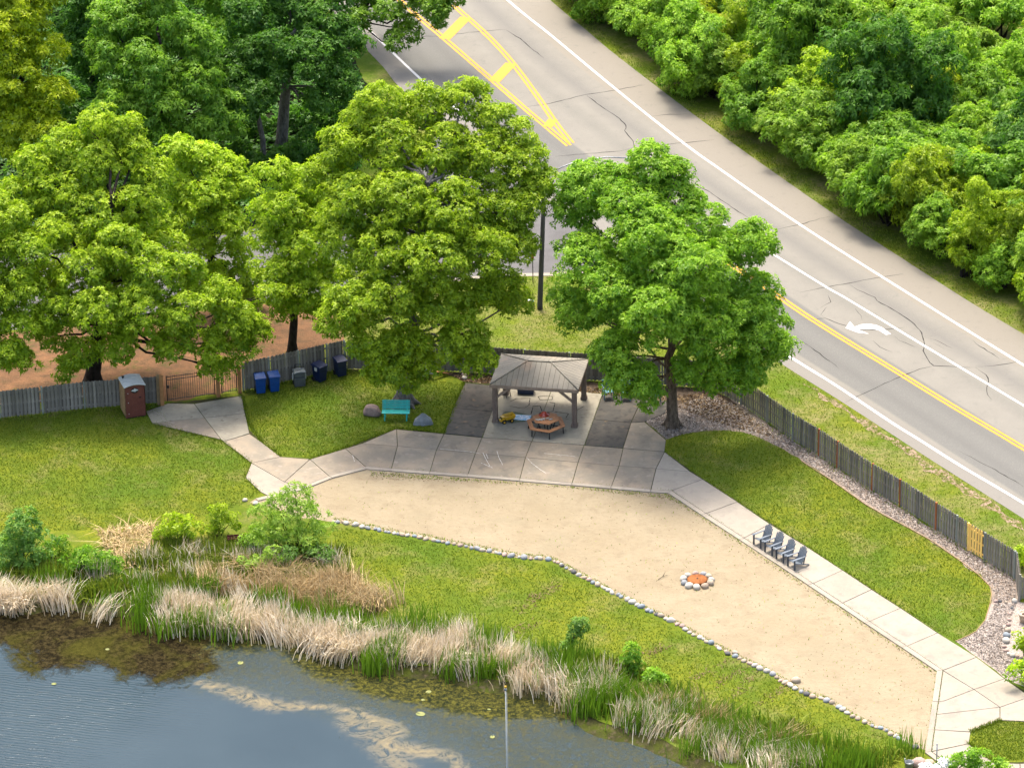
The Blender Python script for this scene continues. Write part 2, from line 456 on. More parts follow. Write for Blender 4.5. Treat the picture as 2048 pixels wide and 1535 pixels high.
col = mix(nt, ramp(nt, noise(nt, .12, 3, .5, v), .35, .7), (.014, .030, .040), (.022, .040, .050))
n1 = noise(nt, 1.5, 10, .82, v, .8)
n2 = ramp(nt, noise(nt, 4.5, 10, .85, v, .5), .34, .68)
n3 = noise(nt, .35, 6, .7, v, 1.0)
wfac = math_n(nt, 'MULTIPLY', ramp(nt, math_n(nt, 'ADD', math_n(nt, 'MULTIPLY', n1, .6), math_n(nt, 'MULTIPLY', n2, .5)), .36, .70), attr(nt, 'weedy'))
col = mix(nt, math_n(nt, 'MULTIPLY', wfac, .9), col, mix(nt, ramp(nt, n3, .35, .65), mix(nt, n2, (.016, .019, .008), (.115, .10, .03)), mix(nt, n2, (.02, .028, .026), (.085, .085, .04))))
gsum = math_n(nt, 'SUBTRACT', math_n(nt, 'ADD', attr(nt, 'green'), math_n(nt, 'ADD', math_n(nt, 'MULTIPLY', n1, 1.3), math_n(nt, 'MULTIPLY', n3, .8))), 1.02)
gfac = math_n(nt, 'MULTIPLY', ramp(nt, gsum, .28, .72), .92)
gcol = mix(nt, ramp(nt, n2, .35, .7), (.014, .018, .006), (.115, .105, .018))
col = mix(nt, gfac, col, gcol)
bsum = math_n(nt, 'SUBTRACT', math_n(nt, 'ADD', attr(nt, 'brown'), math_n(nt, 'ADD', math_n(nt, 'MULTIPLY', n1, 1.1), math_n(nt, 'MULTIPLY', n3, .9))), .98)
bfac = ramp(nt, bsum, .40, .60)
bcol = mix(nt, ramp(nt, n2, .35, .68), (.010, .008, .004), (.052, .040, .015))
bcol = mix(nt, ramp(nt, n3, .45, .65), bcol, mix(nt, n2, (.012, .013, .003), (.085, .078, .014)))
col = mix(nt, bfac, col, bcol)
ssum = math_n(nt, 'MULTIPLY', attr(nt, 'scum'), ramp(nt, noise(nt, .8, 9, .75, v, 3.0), .40, .56))
sfac = math_n(nt, 'MULTIPLY', ssum, .75)
col = mix(nt, sfac, col, mix(nt, n2, (.24, .19, .10), (.36, .295, .18)))
nt.links.new(col, b.inputs['Base Color'])
cover = math_n(nt, 'MAXIMUM', math_n(nt, 'MAXIMUM', gfac, bfac), math_n(nt, 'MAXIMUM', sfac, math_n(nt, 'MULTIPLY', wfac, .45)))
nt.links.new(math_n(nt, 'ADD', math_n(nt, 'MULTIPLY', cover, .75), .17), b.inputs['Roughness'])
nt.links.new(math_n(nt, 'SUBTRACT', .20, math_n(nt, 'MULTIPLY', cover, .16)), b.inputs['Specular IOR Level'])
b.inputs['IOR'].default_value = 1.33
wv = nt.nodes.new('ShaderNodeTexWave'); wv.wave_type = 'BANDS'; wv.bands_direction = 'Y'
wv.inputs['Scale'].default_value = 1.5; wv.inputs['Distortion'].default_value = 5.5; wv.inputs['Detail'].default_value = 4; wv.inputs['Detail Scale'].default_value = 1.6
nt.links.new(coords(nt, (.55, 1, 1), .42), wv.inputs['Vector'])
rip = math_n(nt, 'MULTIPLY', math_n(nt, 'MULTIPLY', wv.outputs['Fac'], attr(nt, 'ripple')), math_n(nt, 'SUBTRACT', 1.0, cover))
hgt = math_n(nt, 'ADD', math_n(nt, 'MULTIPLY', rip, .011), math_n(nt, 'MULTIPLY', math_n(nt, 'MULTIPLY', n2, cover), .05))
hgt = math_n(nt, 'ADD', hgt, math_n(nt, 'MULTIPLY', noise(nt, 2.2, 3, .5, v), .004))
bump(nt, b, hgt, 1.0, 1.0)
me = np_mesh('pond', np.column_stack([PP, np.full(len(PP), WATER_Z)]), F, M['water'],
             {'brown': ('POINT', mat_brown), 'green': ('POINT', mat_green), 'weedy': ('POINT', weedy), 'scum': ('POINT', np.maximum(scum, scum2 * .75)), 'ripple': ('POINT', ripple)})
structure(link(bpy.data.objects.new('water', me)))

# ---- road
LOW = [(480, -190), (560, -95), (640, 0), (714, 80), (765, 133), (817, 191), (1000, 330), (1250, 512), (1400, 617), (1545, 716), (1682, 802.6), (1780, 866), (1856, 915.6), (1960, 981.6), (2048, 1037.5), (2300, 1198), (2700, 1450)]
UPP = [(800, -280), (930, -160), (1030, -62), (1125, 22), (1175, 63), (1240, 117), (1430, 261), (1660, 423), (1800, 514), (1940, 604), (2074, 684), (2170, 741), (2244, 786), (2350, 850), (2440, 905), (2690, 1060), (3100, 1310)]
lo, up = smooth_line(GP(LOW), 5), smooth_line(GP(UPP), 5)
NV = 24
V, A, U = [], [], []
acc = 0.0
for i, (p, q) in enumerate(zip(lo, up)):
    if i: acc += (p - lo[i - 1]).length
    for k in range(NV + 1):
        t = k / NV
        w = p.lerp(q, t); V.append((w.x, w.y, .012 + .10 * math.sin(math.pi * t))); A.append(t); U.append(acc)
F = [(i * (NV + 1) + k, (i + 1) * (NV + 1) + k, (i + 1) * (NV + 1) + k + 1, i * (NV + 1) + k + 1) for i in range(len(lo) - 1) for k in range(NV)]
m, nt, b = nodes_of('asphalt'); M['asphalt'] = m
v = coords(nt)
va = attr(nt, 'across')
def band(a0, a1, w=.006):
    return math_n(nt, 'MULTIPLY', ramp(nt, va, a0 - w, a0 + w), math_n(nt, 'SUBTRACT', 1.0, ramp(nt, va, a1 - w, a1 + w)))
col = mix(nt, ramp(nt, noise(nt, .5, 4, .6, v), .35, .7), (0.156, 0.146, 0.123), (0.172, 0.161, 0.135))
col = mix(nt, band(.105, .375), col, (0.118, 0.115, 0.103))            # the darker, newer lane
col = mix(nt, math_n(nt, 'MULTIPLY', band(.655, .725, .035), .75), col, (0.121, 0.115, 0.102))
col = mix(nt, math_n(nt, 'MULTIPLY', band(.52, .575, .03), .55), col, (0.127, 0.122, 0.104))
col = mix(nt, math_n(nt, 'MULTIPLY', band(.17, .21, .025), .5), col, (0.092, 0.090, 0.082))
col = mix(nt, math_n(nt, 'MULTIPLY', band(.29, .33, .025), .5), col, (0.092, 0.090, 0.082))
col = mix(nt, math_n(nt, 'MULTIPLY', band(.79, 1.2), .9), col, (0.175, 0.157, 0.126))   # tan concrete-coloured shoulder
col = mix(nt, math_n(nt, 'MULTIPLY', band(-.2, .085), .8), col, (0.159, 0.147, 0.126))
col = mix(nt, ramp(nt, noise(nt, 30, 6, .7, v), .52, .72), col, mix(nt, .7, col, (0.229, 0.217, 0.185)))
col = mix(nt, ramp(nt, noise(nt, 1.8, 7, .7, v), .56, .8), col, mix(nt, .6, col, (0.108, 0.105, 0.092)))
nt.links.new(col, b.inputs['Base Color']); b.inputs['Roughness'].default_value = .9; b.inputs['Specular IOR Level'].default_value = .05
bump(nt, b, noise(nt, 50, 5, .7, v), .25, .012)
me = np_mesh('road', V, F, m, {'across': ('POINT', A)}, True)
road = structure(link(bpy.data.objects.new('road', me)))
_lo = np.array([(p.x, p.y) for p in lo]); _up = np.array([(p.x, p.y) for p in up])
def road_z(p):
    P = np.array([(p[0], p[1])])
    a = seg_dist(P, _lo)[0]; c = seg_dist(P, _up)[0]
    return .012 + .10 * math.sin(math.pi * a / (a + c))
def ribbon(pts, w, lift, jitter=0.0, taper=False, wob=0.0):
    pts = resample(pts, .35)
    vs, fs = [], []
    for i, p in enumerate(pts):
        d = (pts[min(i + 1, len(pts) - 1)] - pts[max(i - 1, 0)]).normalized()
        nn = Vector((-d.y, d.x, 0))
        p = p + nn * random.uniform(-wob, wob)
        hw = w / 2 * (1 + random.uniform(-jitter, jitter)) * (min(1, min(i + .3, len(pts) - .7 - i) / 3) if taper else 1)
        for sg in (-1, 1):
            q = p + nn * hw * sg
            vs.append((q.x, q.y, road_z(q) + lift))
    fs = [(2 * i, 2 * i + 1, 2 * i + 3, 2 * i + 2) for i in range(len(pts) - 1)]
    fs = [f[::-1] for f in fs]
    return vs, fs
def line(name, px, w, mat, lift=.006, smooth=True, **k):
    g = GP(px, .08); g = smooth_line(g, 6) if smooth and len(g) > 2 else g
    vs, fs = ribbon(g, w, lift, **k)
    return MB().add(vs, fs).build(name, mat, road)
line('edge_line', [(560, -110), (640, -40), (700.5, 24), (762, 82), (854, 169), (930, 232)], .16, M['white_paint'], jitter=.06)
line('edge_line', [(1480, 650), (1552, 694.6), (1616, 734), (1677, 772), (1780, 840.7), (1843, 880), (1924, 931), (2048, 1004.5), (2300, 1160)], .17, M['white_paint'], jitter=.06)
line('edge_line', [(880, -125), (1015, 0), (1104, 72), (1206, 157), (1299, 232.5), (1380, 295.6), (1437, 336), (1601, 449.4), (1839, 600), (2048, 730), (2300, 884)], .17, M['white_paint'], jitter=.06)
line('lane_line', [(1440, 445), (1534.5, 502), (1651.7, 574.4), (1696.6, 600), (1850, 693), (2048, 812), (2300, 965)], .15, M['white_paint'], jitter=.06)
def double(name, px):
    g = smooth_line(GP(px, .08), 6)
    for s in (-1, 1):
        h = []
        for i, p in enumerate(g):
            d = (g[min(i + 1, len(g) - 1)] - g[max(i - 1, 0)]).normalized()
            h.append(p + Vector((-d.y, d.x, 0)) * .125 * s)
        vs, fs = ribbon(h, .145, .006, .06)
        MB().add(vs, fs).build(name, M['yellow_paint'], road)
double('centre_line', [(1440, 517), (1516, 565), (1626, 640), (1780, 735), (1900, 809), (2048, 897), (2300, 1050)])
double('centre_line', [(700, -100), (760, -38), (822, 22), (885, 75), (984, 160.6), (1059, 225.6), (1138, 292)])
double('centre_line', [(790, -105), (850, -42), (902, 7), (970.5, 68), (1021.8, 123), (1073, 191.4), (1110.6, 246), (1143, 287)])
for a, c, w in (((889, 79), (932, 36), .75), ((988, 164), (1022.5, 128), .75), ((1095, 254.6), (1106, 240), .6)):
    vs, fs = ribbon(GP([a, c], .08), w, .010)
    MB().add(vs, fs).build('hatch_bar', M['yellow_paint'], road)
arrow_px = [(1691, 656), (1700, 643), (1709, 654), (1722, 649), (1738, 648), (1752, 650), (1764, 655), (1782, 668), (1772, 670), (1758, 661), (1744, 658), (1726, 658), (1716, 659), (1738, 668), (1714, 665)]
ap = GP(arrow_px, .1)
tr = geometry.tessellate_polygon([ap])
MB().add([(p.x, p.y, road_z(p) + .007) for p in ap], tr).build('turn_arrow', M['white_paint'], road)
for px in ([(1600, 586), (1650, 575), (1697, 567), (1740, 558), (1808, 546)], [(1697, 567), (1715, 580), (1750, 595), (1755, 602), (1790, 622), (1815, 637), (1840, 660), (1845, 672), (1848, 690), (1847, 702), (1855, 720), (1867, 732), (1880, 733), (1930, 735), (1950, 735)],
           [(1950, 735), (1973, 733), (2000, 729), (2048, 721)], [(1950, 735), (1972, 750), (1978, 762), (1974, 775), (1975, 790), (1982, 800)], [(1867, 732), (1840, 739), (1815, 748), (1780, 762), (1740, 780), (1690, 802)], [(1600, 638), (1622, 639), (1650, 637), (1690, 652), (1725, 661), (1765, 660), (1815, 655)],
           [(1641, 630), (1653, 615)], [(1641, 630), (1650, 637)], [(1602, 681), (1630, 700), (1655, 718), (1678, 736)], [(1866, 686), (1890, 698)], [(1848, 675), (1870, 680), (1905, 697)], [(1945, 680), (1960, 692), (2000, 717)],
           [(815, 74), (880, 73), (950, 65), (1010, 60)], [(1010, 60), (1040, 78), (1068, 102), (1090, 118)], [(1050, 215), (1100, 208), (1172, 190), (1230, 180), (1290, 168)], [(1172, 190), (1200, 212), (1240, 238), (1253, 252), (1250, 262), (1266, 283), (1268, 296)],
           [(1110, 313), (1180, 308), (1240, 303), (1268, 296)], [(1320, 290), (1380, 284), (1430, 278)], [(1380, 366), (1420, 385), (1470, 420), (1500, 438)], [(1550, 460), (1600, 449), (1640, 436), (1668, 430)], [(1300, 232), (1340, 228), (1385, 226)],
           [(1919, 900), (1950, 918), (1990, 938), (2048, 972)], [(1470, 600), (1500, 625), (1540, 640)], [(900, 330), (980, 322), (1060, 316)], [(1640, 617), (1662, 605), (1655, 590)], [(1710, 618), (1722, 632), (1724, 642)], [(1745, 682), (1760, 695), (1785, 705)], [(1787, 672), (1800, 682), (1830, 695)]):
    line('crack', px, .05, M['crack'], .004, False, jitter=.5, taper=True, wob=.035)
structure(sheet('side_street', GP([(880, 255), (1260, 516), (1185, 540), (1110, 547), (1000, 549), (660, 588), (50, 657), (-300, 690), (-300, 530), (400, 480), (700, 420), (840, 330)]), .006, M['street'], .05))
structure(sheet('street_kerb', GP([(1190, 540), (1110, 546), (1000, 548), (860, 563), (660, 587), (660, 591), (860, 568), (1000, 554), (1110, 552), (1192, 546)]), .03, M['concrete']))
structure(sheet('verge_far_side', GP([(690, -330), (800, -280), (930, -160), (1030, -62), (1125, 22), (1240, 117), (1430, 261), (1660, 423), (1940, 604), (2244, 786), (2440, 905), (3100, 1310), (3600, 900), (2400, -200), (1500, -700)]), .004, M['verge'], .08, .6))
structure(sheet('verge_near_side', GP([(1250, 513), (1545, 717), (1782, 867), (1960, 982), (2048, 1038), (2300, 1199), (2300, 1330), (2034, 1160), (1914, 1083), (1744, 980), (1585, 879), (1482, 808), (1420, 777), (1190, 764), (980, 748), (700, 740), (660, 700), (700, 600), (860, 570), (1110, 549)]), .004, M['verge'], .06, .6))
structure(sheet('road_shoulder_dirt', GP([(1600, 757), (1640, 783), (1700, 820), (1790, 876), (1850, 918), (1930, 970), (2048, 1046), (2048, 1058), (1960, 1003), (1880, 955), (1800, 897), (1720, 846), (1650, 797)]), .009, surf('verge_dirt', [(.33, .24, .17), ((.20, .16, .07), 2.5, .45, .6), ((.10, .12, .02), 3.5, .48, .56)], .95, (9, .6, .04)), .16, .4))
structure(sheet('bare_dirt', GP([(-300, 700), (50, 662), (660, 593), (690, 598), (690, 680), (640, 690), (600, 702), (484, 728), (484, 780), (336, 802), (322, 800), (170, 795), (0, 812), (-300, 840)]), .005, M['dirt'], .12, .5))
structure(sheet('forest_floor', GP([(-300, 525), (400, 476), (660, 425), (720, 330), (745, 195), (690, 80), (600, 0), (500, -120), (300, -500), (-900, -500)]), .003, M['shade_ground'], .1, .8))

# ---- sand, gravel, leaf litter
STONES = [(667, 1043), (710, 1050), (755, 1060), (797, 1068.6), (846, 1076), (886, 1084), (929, 1093), (976, 1102), (1037, 1114.5), (1095, 1119), (1121, 1128), (1150, 1146), (1186, 1164), (1214, 1180), (1254, 1199), (1294, 1219.5),
          (1325, 1234), (1355, 1248), (1378, 1263), (1404, 1278), (1445, 1299), (1472, 1314), (1502, 1328), (1534, 1343), (1558, 1356), (1578, 1369), (1599, 1382), (1623, 1391), (1660, 1403), (1681, 1418), (1705, 1432), (1736, 1447.5), (1767, 1459), (1791, 1472), (1809, 1483), (1830, 1494), (1844, 1497)]
KERB = [(511, 996), (602, 973.5), (658, 951), (730.6, 932), (783, 936), (860, 942), (936, 947.5), (1040, 956), (1144.6, 964.5), (1223, 971), (1302, 978), (1343, 980.4), (1412, 1026), (1488, 1075), (1560, 1122), (1626, 1166), (1685, 1205), (1739, 1241.5), (1814, 1291), (1886, 1339.5), (1877, 1402), (1869, 1458), (1863, 1502), (1886, 1519), (1930, 1548)]
structure(sheet('sand_beach', GP(KERB[:-2] + [(1856, 1502)] + STONES[::-1] + [(600, 1035), (540, 1015), (500, 1004)]), .006, M['sand'], .04, .4))
LAWN_EDGE = [(1333.7, 879), (1370, 866), (1412, 861), (1481, 861), (1521.7, 876), (1567, 899), (1603, 922), (1666.5, 962.6), (1730, 1008), (1768, 1030), (1807.5, 1050), (1866, 1083), (1924, 1124), (1957, 1149), (1980, 1172), (1983, 1188), (1980, 1208), (1970, 1240), (1952, 1262), (1939, 1269.5), (1911, 1282)]
structure(sheet('gravel_bed', GP(LAWN_EDGE[:17] + [(2036, 1203), (2032, 1156), (1969, 1119), (1914, 1083), (1872, 1059), (1800, 1012), (1744, 980), (1674, 935), (1638, 910.6), (1585, 879), (1534, 843), (1482, 808), (1420, 777), (1345, 790), (1289, 843)]), .007, M['gravel'], .06, .4))
structure(sheet('pale_gravel_bed', GP([(1981, 1206), (2036, 1203), (2120, 1210), (2120, 1440), (2048, 1372), (2010, 1356), (1954, 1313), (1911, 1282), (1939, 1269.5), (1952, 1262), (1970, 1240)]), .011, M['gravel_pale'], .03, .4))
structure(sheet('leaf_litter', GP([(890, 744), (980, 750), (1190, 766), (1420, 779), (1478, 808), (1440, 830), (1390, 812), (1335, 806), (1210, 790), (1000, 770), (935, 766)]), .012, M['soil'], .08, .4))
edging = MB()
for a, c in zip(LAWN_EDGE[6:], LAWN_EDGE[7:]):
    edging.bar(G(*a, .02), G(*c, .02), .03, .07)
tag(edging.build('lawn_edging', M['post_pale']), 'thin pale edging strip between curved lawn and gravel bed', 'edging')

# ---- paving: every slab its own piece
def inset(poly, d):
    P = [Vector((p[0], p[1])) for p in poly]; n = len(P)
    area = sum(P[i].x * P[(i + 1) % n].y - P[(i + 1) % n].x * P[i].y for i in range(n))
    if area < 0: P.reverse()
    out = []
    for i in range(n):
        a, p, c = P[i - 1], P[i], P[(i + 1) % n]
        e1, e2 = (p - a).normalized(), (c - p).normalized()
        n1, n2 = Vector((-e1.y, e1.x)), Vector((-e2.y, e2.x))
        bsec = n1 + n2
        out.append(p + bsec * (d / max(.35, 1 + n1.dot(n2))))
    return out
def slab(parent, px, mat, top=.05, gap=.016):
    poly = inset(GP(px, top), gap)
    c = sum(poly, Vector((0, 0))) / len(poly)
    loc = [(p.x - c.x, p.y - c.y) for p in poly]
    o = MB().prism(loc, -.10, 0).build('slab', mat, parent, .008)
    o.location = (c.x, c.y, top + random.uniform(-.004, .004))
    return o
def pavement(name, slabs, outline):
    e = empty(name, (0, 0, 0)); structure(e)
    sheet('joint_soil', GP(outline), .015, M['joint'], parent=e)
    for px, mt in slabs: slab(e, px, M[mt])
    return e
t = [(793, 858), (888, 867), (964, 874.5), (1063, 882), (1168, 890), (1246, 896), (1329, 903)]
mm = [(795, 891.5), (873, 898.5), (951, 905.5), (1051, 914), (1156, 924), (1238, 931), (1312, 936.5), (1380, 942)]
kk = [(783, 936), (860, 942), (936, 947.5), (1040, 956), (1144.6, 964.5), (1223, 971), (1302, 978), (1343, 980.4)]
patio = [([t[i], t[i + 1], mm[i + 1], mm[i]], 'concrete_pink') for i in range(6)]
patio += [([t[6], (1354, 922), mm[7], mm[6]], 'concrete'), ([mm[6], mm[7], (1405, 957.6), kk[7], kk[6]], 'concrete')]
patio += [([mm[i], mm[i + 1], kk[i + 1], kk[i]], 'concrete_pink') for i in range(6)]
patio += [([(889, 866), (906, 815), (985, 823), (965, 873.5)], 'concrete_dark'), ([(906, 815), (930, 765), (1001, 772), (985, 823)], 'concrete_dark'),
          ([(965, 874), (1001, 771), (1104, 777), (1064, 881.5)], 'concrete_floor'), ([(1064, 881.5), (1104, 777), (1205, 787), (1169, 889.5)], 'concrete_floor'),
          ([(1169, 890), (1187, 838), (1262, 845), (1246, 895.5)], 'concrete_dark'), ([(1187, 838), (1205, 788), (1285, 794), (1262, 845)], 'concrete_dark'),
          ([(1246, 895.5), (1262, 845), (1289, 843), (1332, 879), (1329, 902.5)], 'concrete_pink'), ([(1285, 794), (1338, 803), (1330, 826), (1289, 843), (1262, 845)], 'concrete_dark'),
          ([(793, 857), (795, 891.5), (724, 886.4)], 'concrete_pink'), ([(724, 886.4), (795, 891.5), (783, 936), (730.6, 932), (691, 896.6)], 'concrete_pink'), ([(691, 896.6), (730.6, 932), (658, 951), (620, 918)], 'concrete_pink')]
pavement('patio', patio, [(793, 857), (889, 866), (930, 764), (1001, 770), (1205, 786), (1338, 802), (1330, 826), (1289, 843), (1332, 879), (1329, 903), (1405, 957), (1343, 981), (1040, 957), (860, 942), (731, 933), (658, 952), (620, 918), (691, 896)])
gate_path = [([(620, 918), (658, 951), (602, 973.5), (569, 963)], 'concrete_pink'), ([(561, 913), (620, 917.5), (569, 963), (503, 925)], 'concrete_pink'), ([(503, 925), (569, 963), (602, 974), (535, 990), (520, 982), (491, 954)], 'concrete'),
             ([(503, 925), (561, 913), (523.5, 884), (499, 867), (447, 882)], 'concrete_pink'), ([(409, 835), (490, 826), (499, 866), (447, 882), (442, 878)], 'concrete_floor'),
             ([(388.5, 807), (483, 791), (490, 826), (409, 835)], 'concrete_floor'), ([(292, 822), (336, 806), (388.5, 807), (409, 835), (370, 838), (304.7, 846)], 'concrete_floor'), ([(304.7, 846), (370, 838), (409, 835), (442, 878), (355.5, 858)], 'concrete_pink')]
pavement('gate_path', gate_path, [(292, 822), (336, 806), (483, 791), (499, 860), (523.5, 884), (561, 913), (620, 917), (659, 951), (602, 974), (535, 991), (491, 954), (503, 925), (447, 882), (355, 858), (304, 846)])
cr = [((1343.5, 980.4), (1405, 957.6)), ((1412, 1026), (1474.5, 1002.8)), ((1488, 1075), (1539.5, 1047)), ((1560, 1122), (1615.6, 1094)), ((1626, 1166), (1685, 1139.5)), ((1685, 1205), (1743, 1178)), ((1739, 1241.5), (1801, 1215)), ((1814, 1291), (1875, 1264.5)), ((1886, 1339.5), (1953, 1313)), ((1948, 1377.6), (2009, 1356)), ((2000, 1413), (2060, 1392))]
walk = [([a[0], a[1], c[1], c[0]], 'concrete') for a, c in zip(cr, cr[1:])]
walk += [([(1886, 1340), (1948, 1377.6), (1888, 1400.5), (1877, 1402)], 'concrete'), ([(1877, 1402), (1888, 1400.5), (1948, 1377.6), (2000, 1413), (1873, 1427.5)], 'concrete'), ([(1873, 1427.5), (2000, 1413), (2000, 1438.6), (1941.5, 1462), (1869, 1458)], 'concrete'),
         ([(1869, 1458), (1941.5, 1462.7), (1937.7, 1485.6), (1863, 1501)], 'concrete'), ([(1863, 1502), (1937.7, 1486), (1957, 1503.4), (1990, 1523.7), (2000, 1548), (1932, 1548)], 'concrete'), ([(1990, 1524), (2040, 1526), (2042, 1565), (1998, 1560)], 'concrete'), ([(2040, 1526), (2095, 1522), (2095, 1565), (2042, 1565)], 'concrete'), ([(2000, 1413), (2060, 1392), (2095, 1441), (2050, 1441), (2000, 1438.6)], 'concrete')]
pavement('footpath', walk, [(1343, 981), (1405, 957), (1475, 1002), (1685, 1139), (1801, 1214), (2009, 1355), (2095, 1410), (2095, 1442), (2000, 1439), (1941, 1462), (1937, 1486), (1957, 1504), (1990, 1524), (2095, 1522), (2095, 1566), (1932, 1549), (1863, 1503), (1877, 1402), (1886, 1340), (1626, 1167)])
kerb = empty('sand_kerb', G(*KERB[0])); structure(kerb)
K0 = kerb.location
kp = GP(KERB, .05)
cen = sum(GP([(1200, 1100)], 0), Vector())
offs = []
for i, p in enumerate(kp):
    d1 = (p - kp[i - 1]).normalized() if i else (kp[1] - p).normalized()
    d2 = (kp[i + 1] - p).normalized() if i < len(kp) - 1 else d1
    n1, n2 = Vector((d1.y, -d1.x, 0)), Vector((d2.y, -d2.x, 0))
    offs.append((n1 + n2) * (.27 / max(.5, 1 + n1.dot(n2))))
for i in range(len(kp) - 1):
    a, c = kp[i] + offs[i] * .06, kp[i + 1] + offs[i + 1] * .06
    d = (c - a).normalized() * .008
    quad = [a + d, c - d, c - d + offs[i + 1], a + d + offs[i]]
    o = MB().prism([((q - K0).x, (q - K0).y) for q in quad], -.1, .062 + random.uniform(-.006, .006)).build('kerb_stone', M['concrete'], kerb, .012)
# ------------------------------------------------------------------ vegetation
def unit(rng, n):
    d = rng.normal(size=(n, 3)); return d / np.linalg.norm(d, axis=1, keepdims=True)

def leaves_mesh(name, C, N, T, K, L, W, rng, mat, droop=.25, spread=1.0):
    """rosettes of K pointed leaves at points C with outward normals N; T = tint of each rosette"""
    n = len(C)
    C = np.repeat(C, K, 0); N = np.repeat(N, K, 0); T = np.repeat(T, K)
    t = rng.normal(size=(n * K, 3)); t -= (t * N).sum(1, keepdims=True) * N
    t /= np.linalg.norm(t, axis=1, keepdims=True) + 1e-9
    d = t * spread + N * rng.uniform(.05, .75, (n * K, 1)); d[:, 2] -= droop * rng.uniform(.2, 1, n * K)
    d /= np.linalg.norm(d, axis=1, keepdims=True)
    side = np.cross(d, N + rng.normal(size=N.shape) * .35); side /= np.linalg.norm(side, axis=1, keepdims=True) + 1e-9
    ln = L * rng.uniform(.65, 1.25, (n * K, 1)); w = W * rng.uniform(.7, 1.3, (n * K, 1))
    base = C + d * ln * .05
    mid = base + d * ln * .45
    tip = base + d * ln; tip[:, 2] -= ln[:, 0] * droop * .5
    b1 = base + d * ln * .22
    V = np.stack([b1 + side * w * .5, tip, b1 - side * w * .5], 1).reshape(-1, 3)
    F = np.arange(n * K * 3).reshape(-1, 3)
    tint = np.clip(T + rng.normal(0, .16, n * K), 0, 1)
    return np_mesh(name, V, F, mat, {'tint': ('FACE', tint)})

def crown_points(lobes, rng, puff_k=1.6, ros=10, pr=(.32, .58), flat=.85, up=.35):
    """lobes (x,y,z,r): leafy puffs spread over each lobe, rosettes over each puff"""
    Lb = np.array(lobes, dtype=float)
    Cs, Ns, Ts = [], [], []
    for x, y, z, r in Lb:
        k = max(5, int(puff_k * 12 * r * r))
        d = unit(rng, k); d[:, 2] += .18; d /= np.linalg.norm(d, axis=1, keepdims=True)
        pc = np.array([x, y, z]) + d * (r * rng.uniform(.55, 1.05, (k, 1))) * np.array([1, 1, flat])
        keep = np.ones(k, bool)
        for ox, oy, oz, orr in Lb:
            if (ox, oy, oz) == (x, y, z): continue
            q = np.linalg.norm(pc - np.array([ox, oy, oz]), axis=1)
            keep &= ~((q < .62 * orr) & (rng.random(k) < .85))
        pc, d = pc[keep], d[keep]; k = len(pc)
        rad = rng.uniform(*pr, k)
        pt = rng.normal(0, .13, k)
        e = unit(rng, k * ros) + np.repeat(d, ros, 0) * .45; e[:, 2] += up
        e /= np.linalg.norm(e, axis=1, keepdims=True)
        rr = np.repeat(rad, ros)[:, None]
        P = np.repeat(pc, ros, 0) + e * rr * rng.uniform(.55, 1.08, (k * ros, 1)) * np.array([1.15, 1.15, .8])
        nn = e + np.array([0, 0, .35]); nn /= np.linalg.norm(nn, axis=1, keepdims=True)
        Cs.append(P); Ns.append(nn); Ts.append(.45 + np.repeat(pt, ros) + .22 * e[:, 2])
    return np.concatenate(Cs), np.concatenate(Ns), np.concatenate(Ts)

def limb(mb, a, c, r0, r1, rng, n=7, sag=.1, seg=5):
    a, c = Vector(a), Vector(c); L = (c - a).length
    pts = [a]
    for i in range(1, seg):
        t_ = i / seg
        p = a.lerp(c, t_) + Vector(rng.normal(0, .035 * L, 3)) * math.sin(math.pi * t_)
        p.z += sag * L * math.sin(math.pi * t_)
        pts.append(p)
    pts.append(c)
    mb.tube(pts, [r0 + (r1 - r0) * i / seg for i in range(seg + 1)], n, False)
    return pts

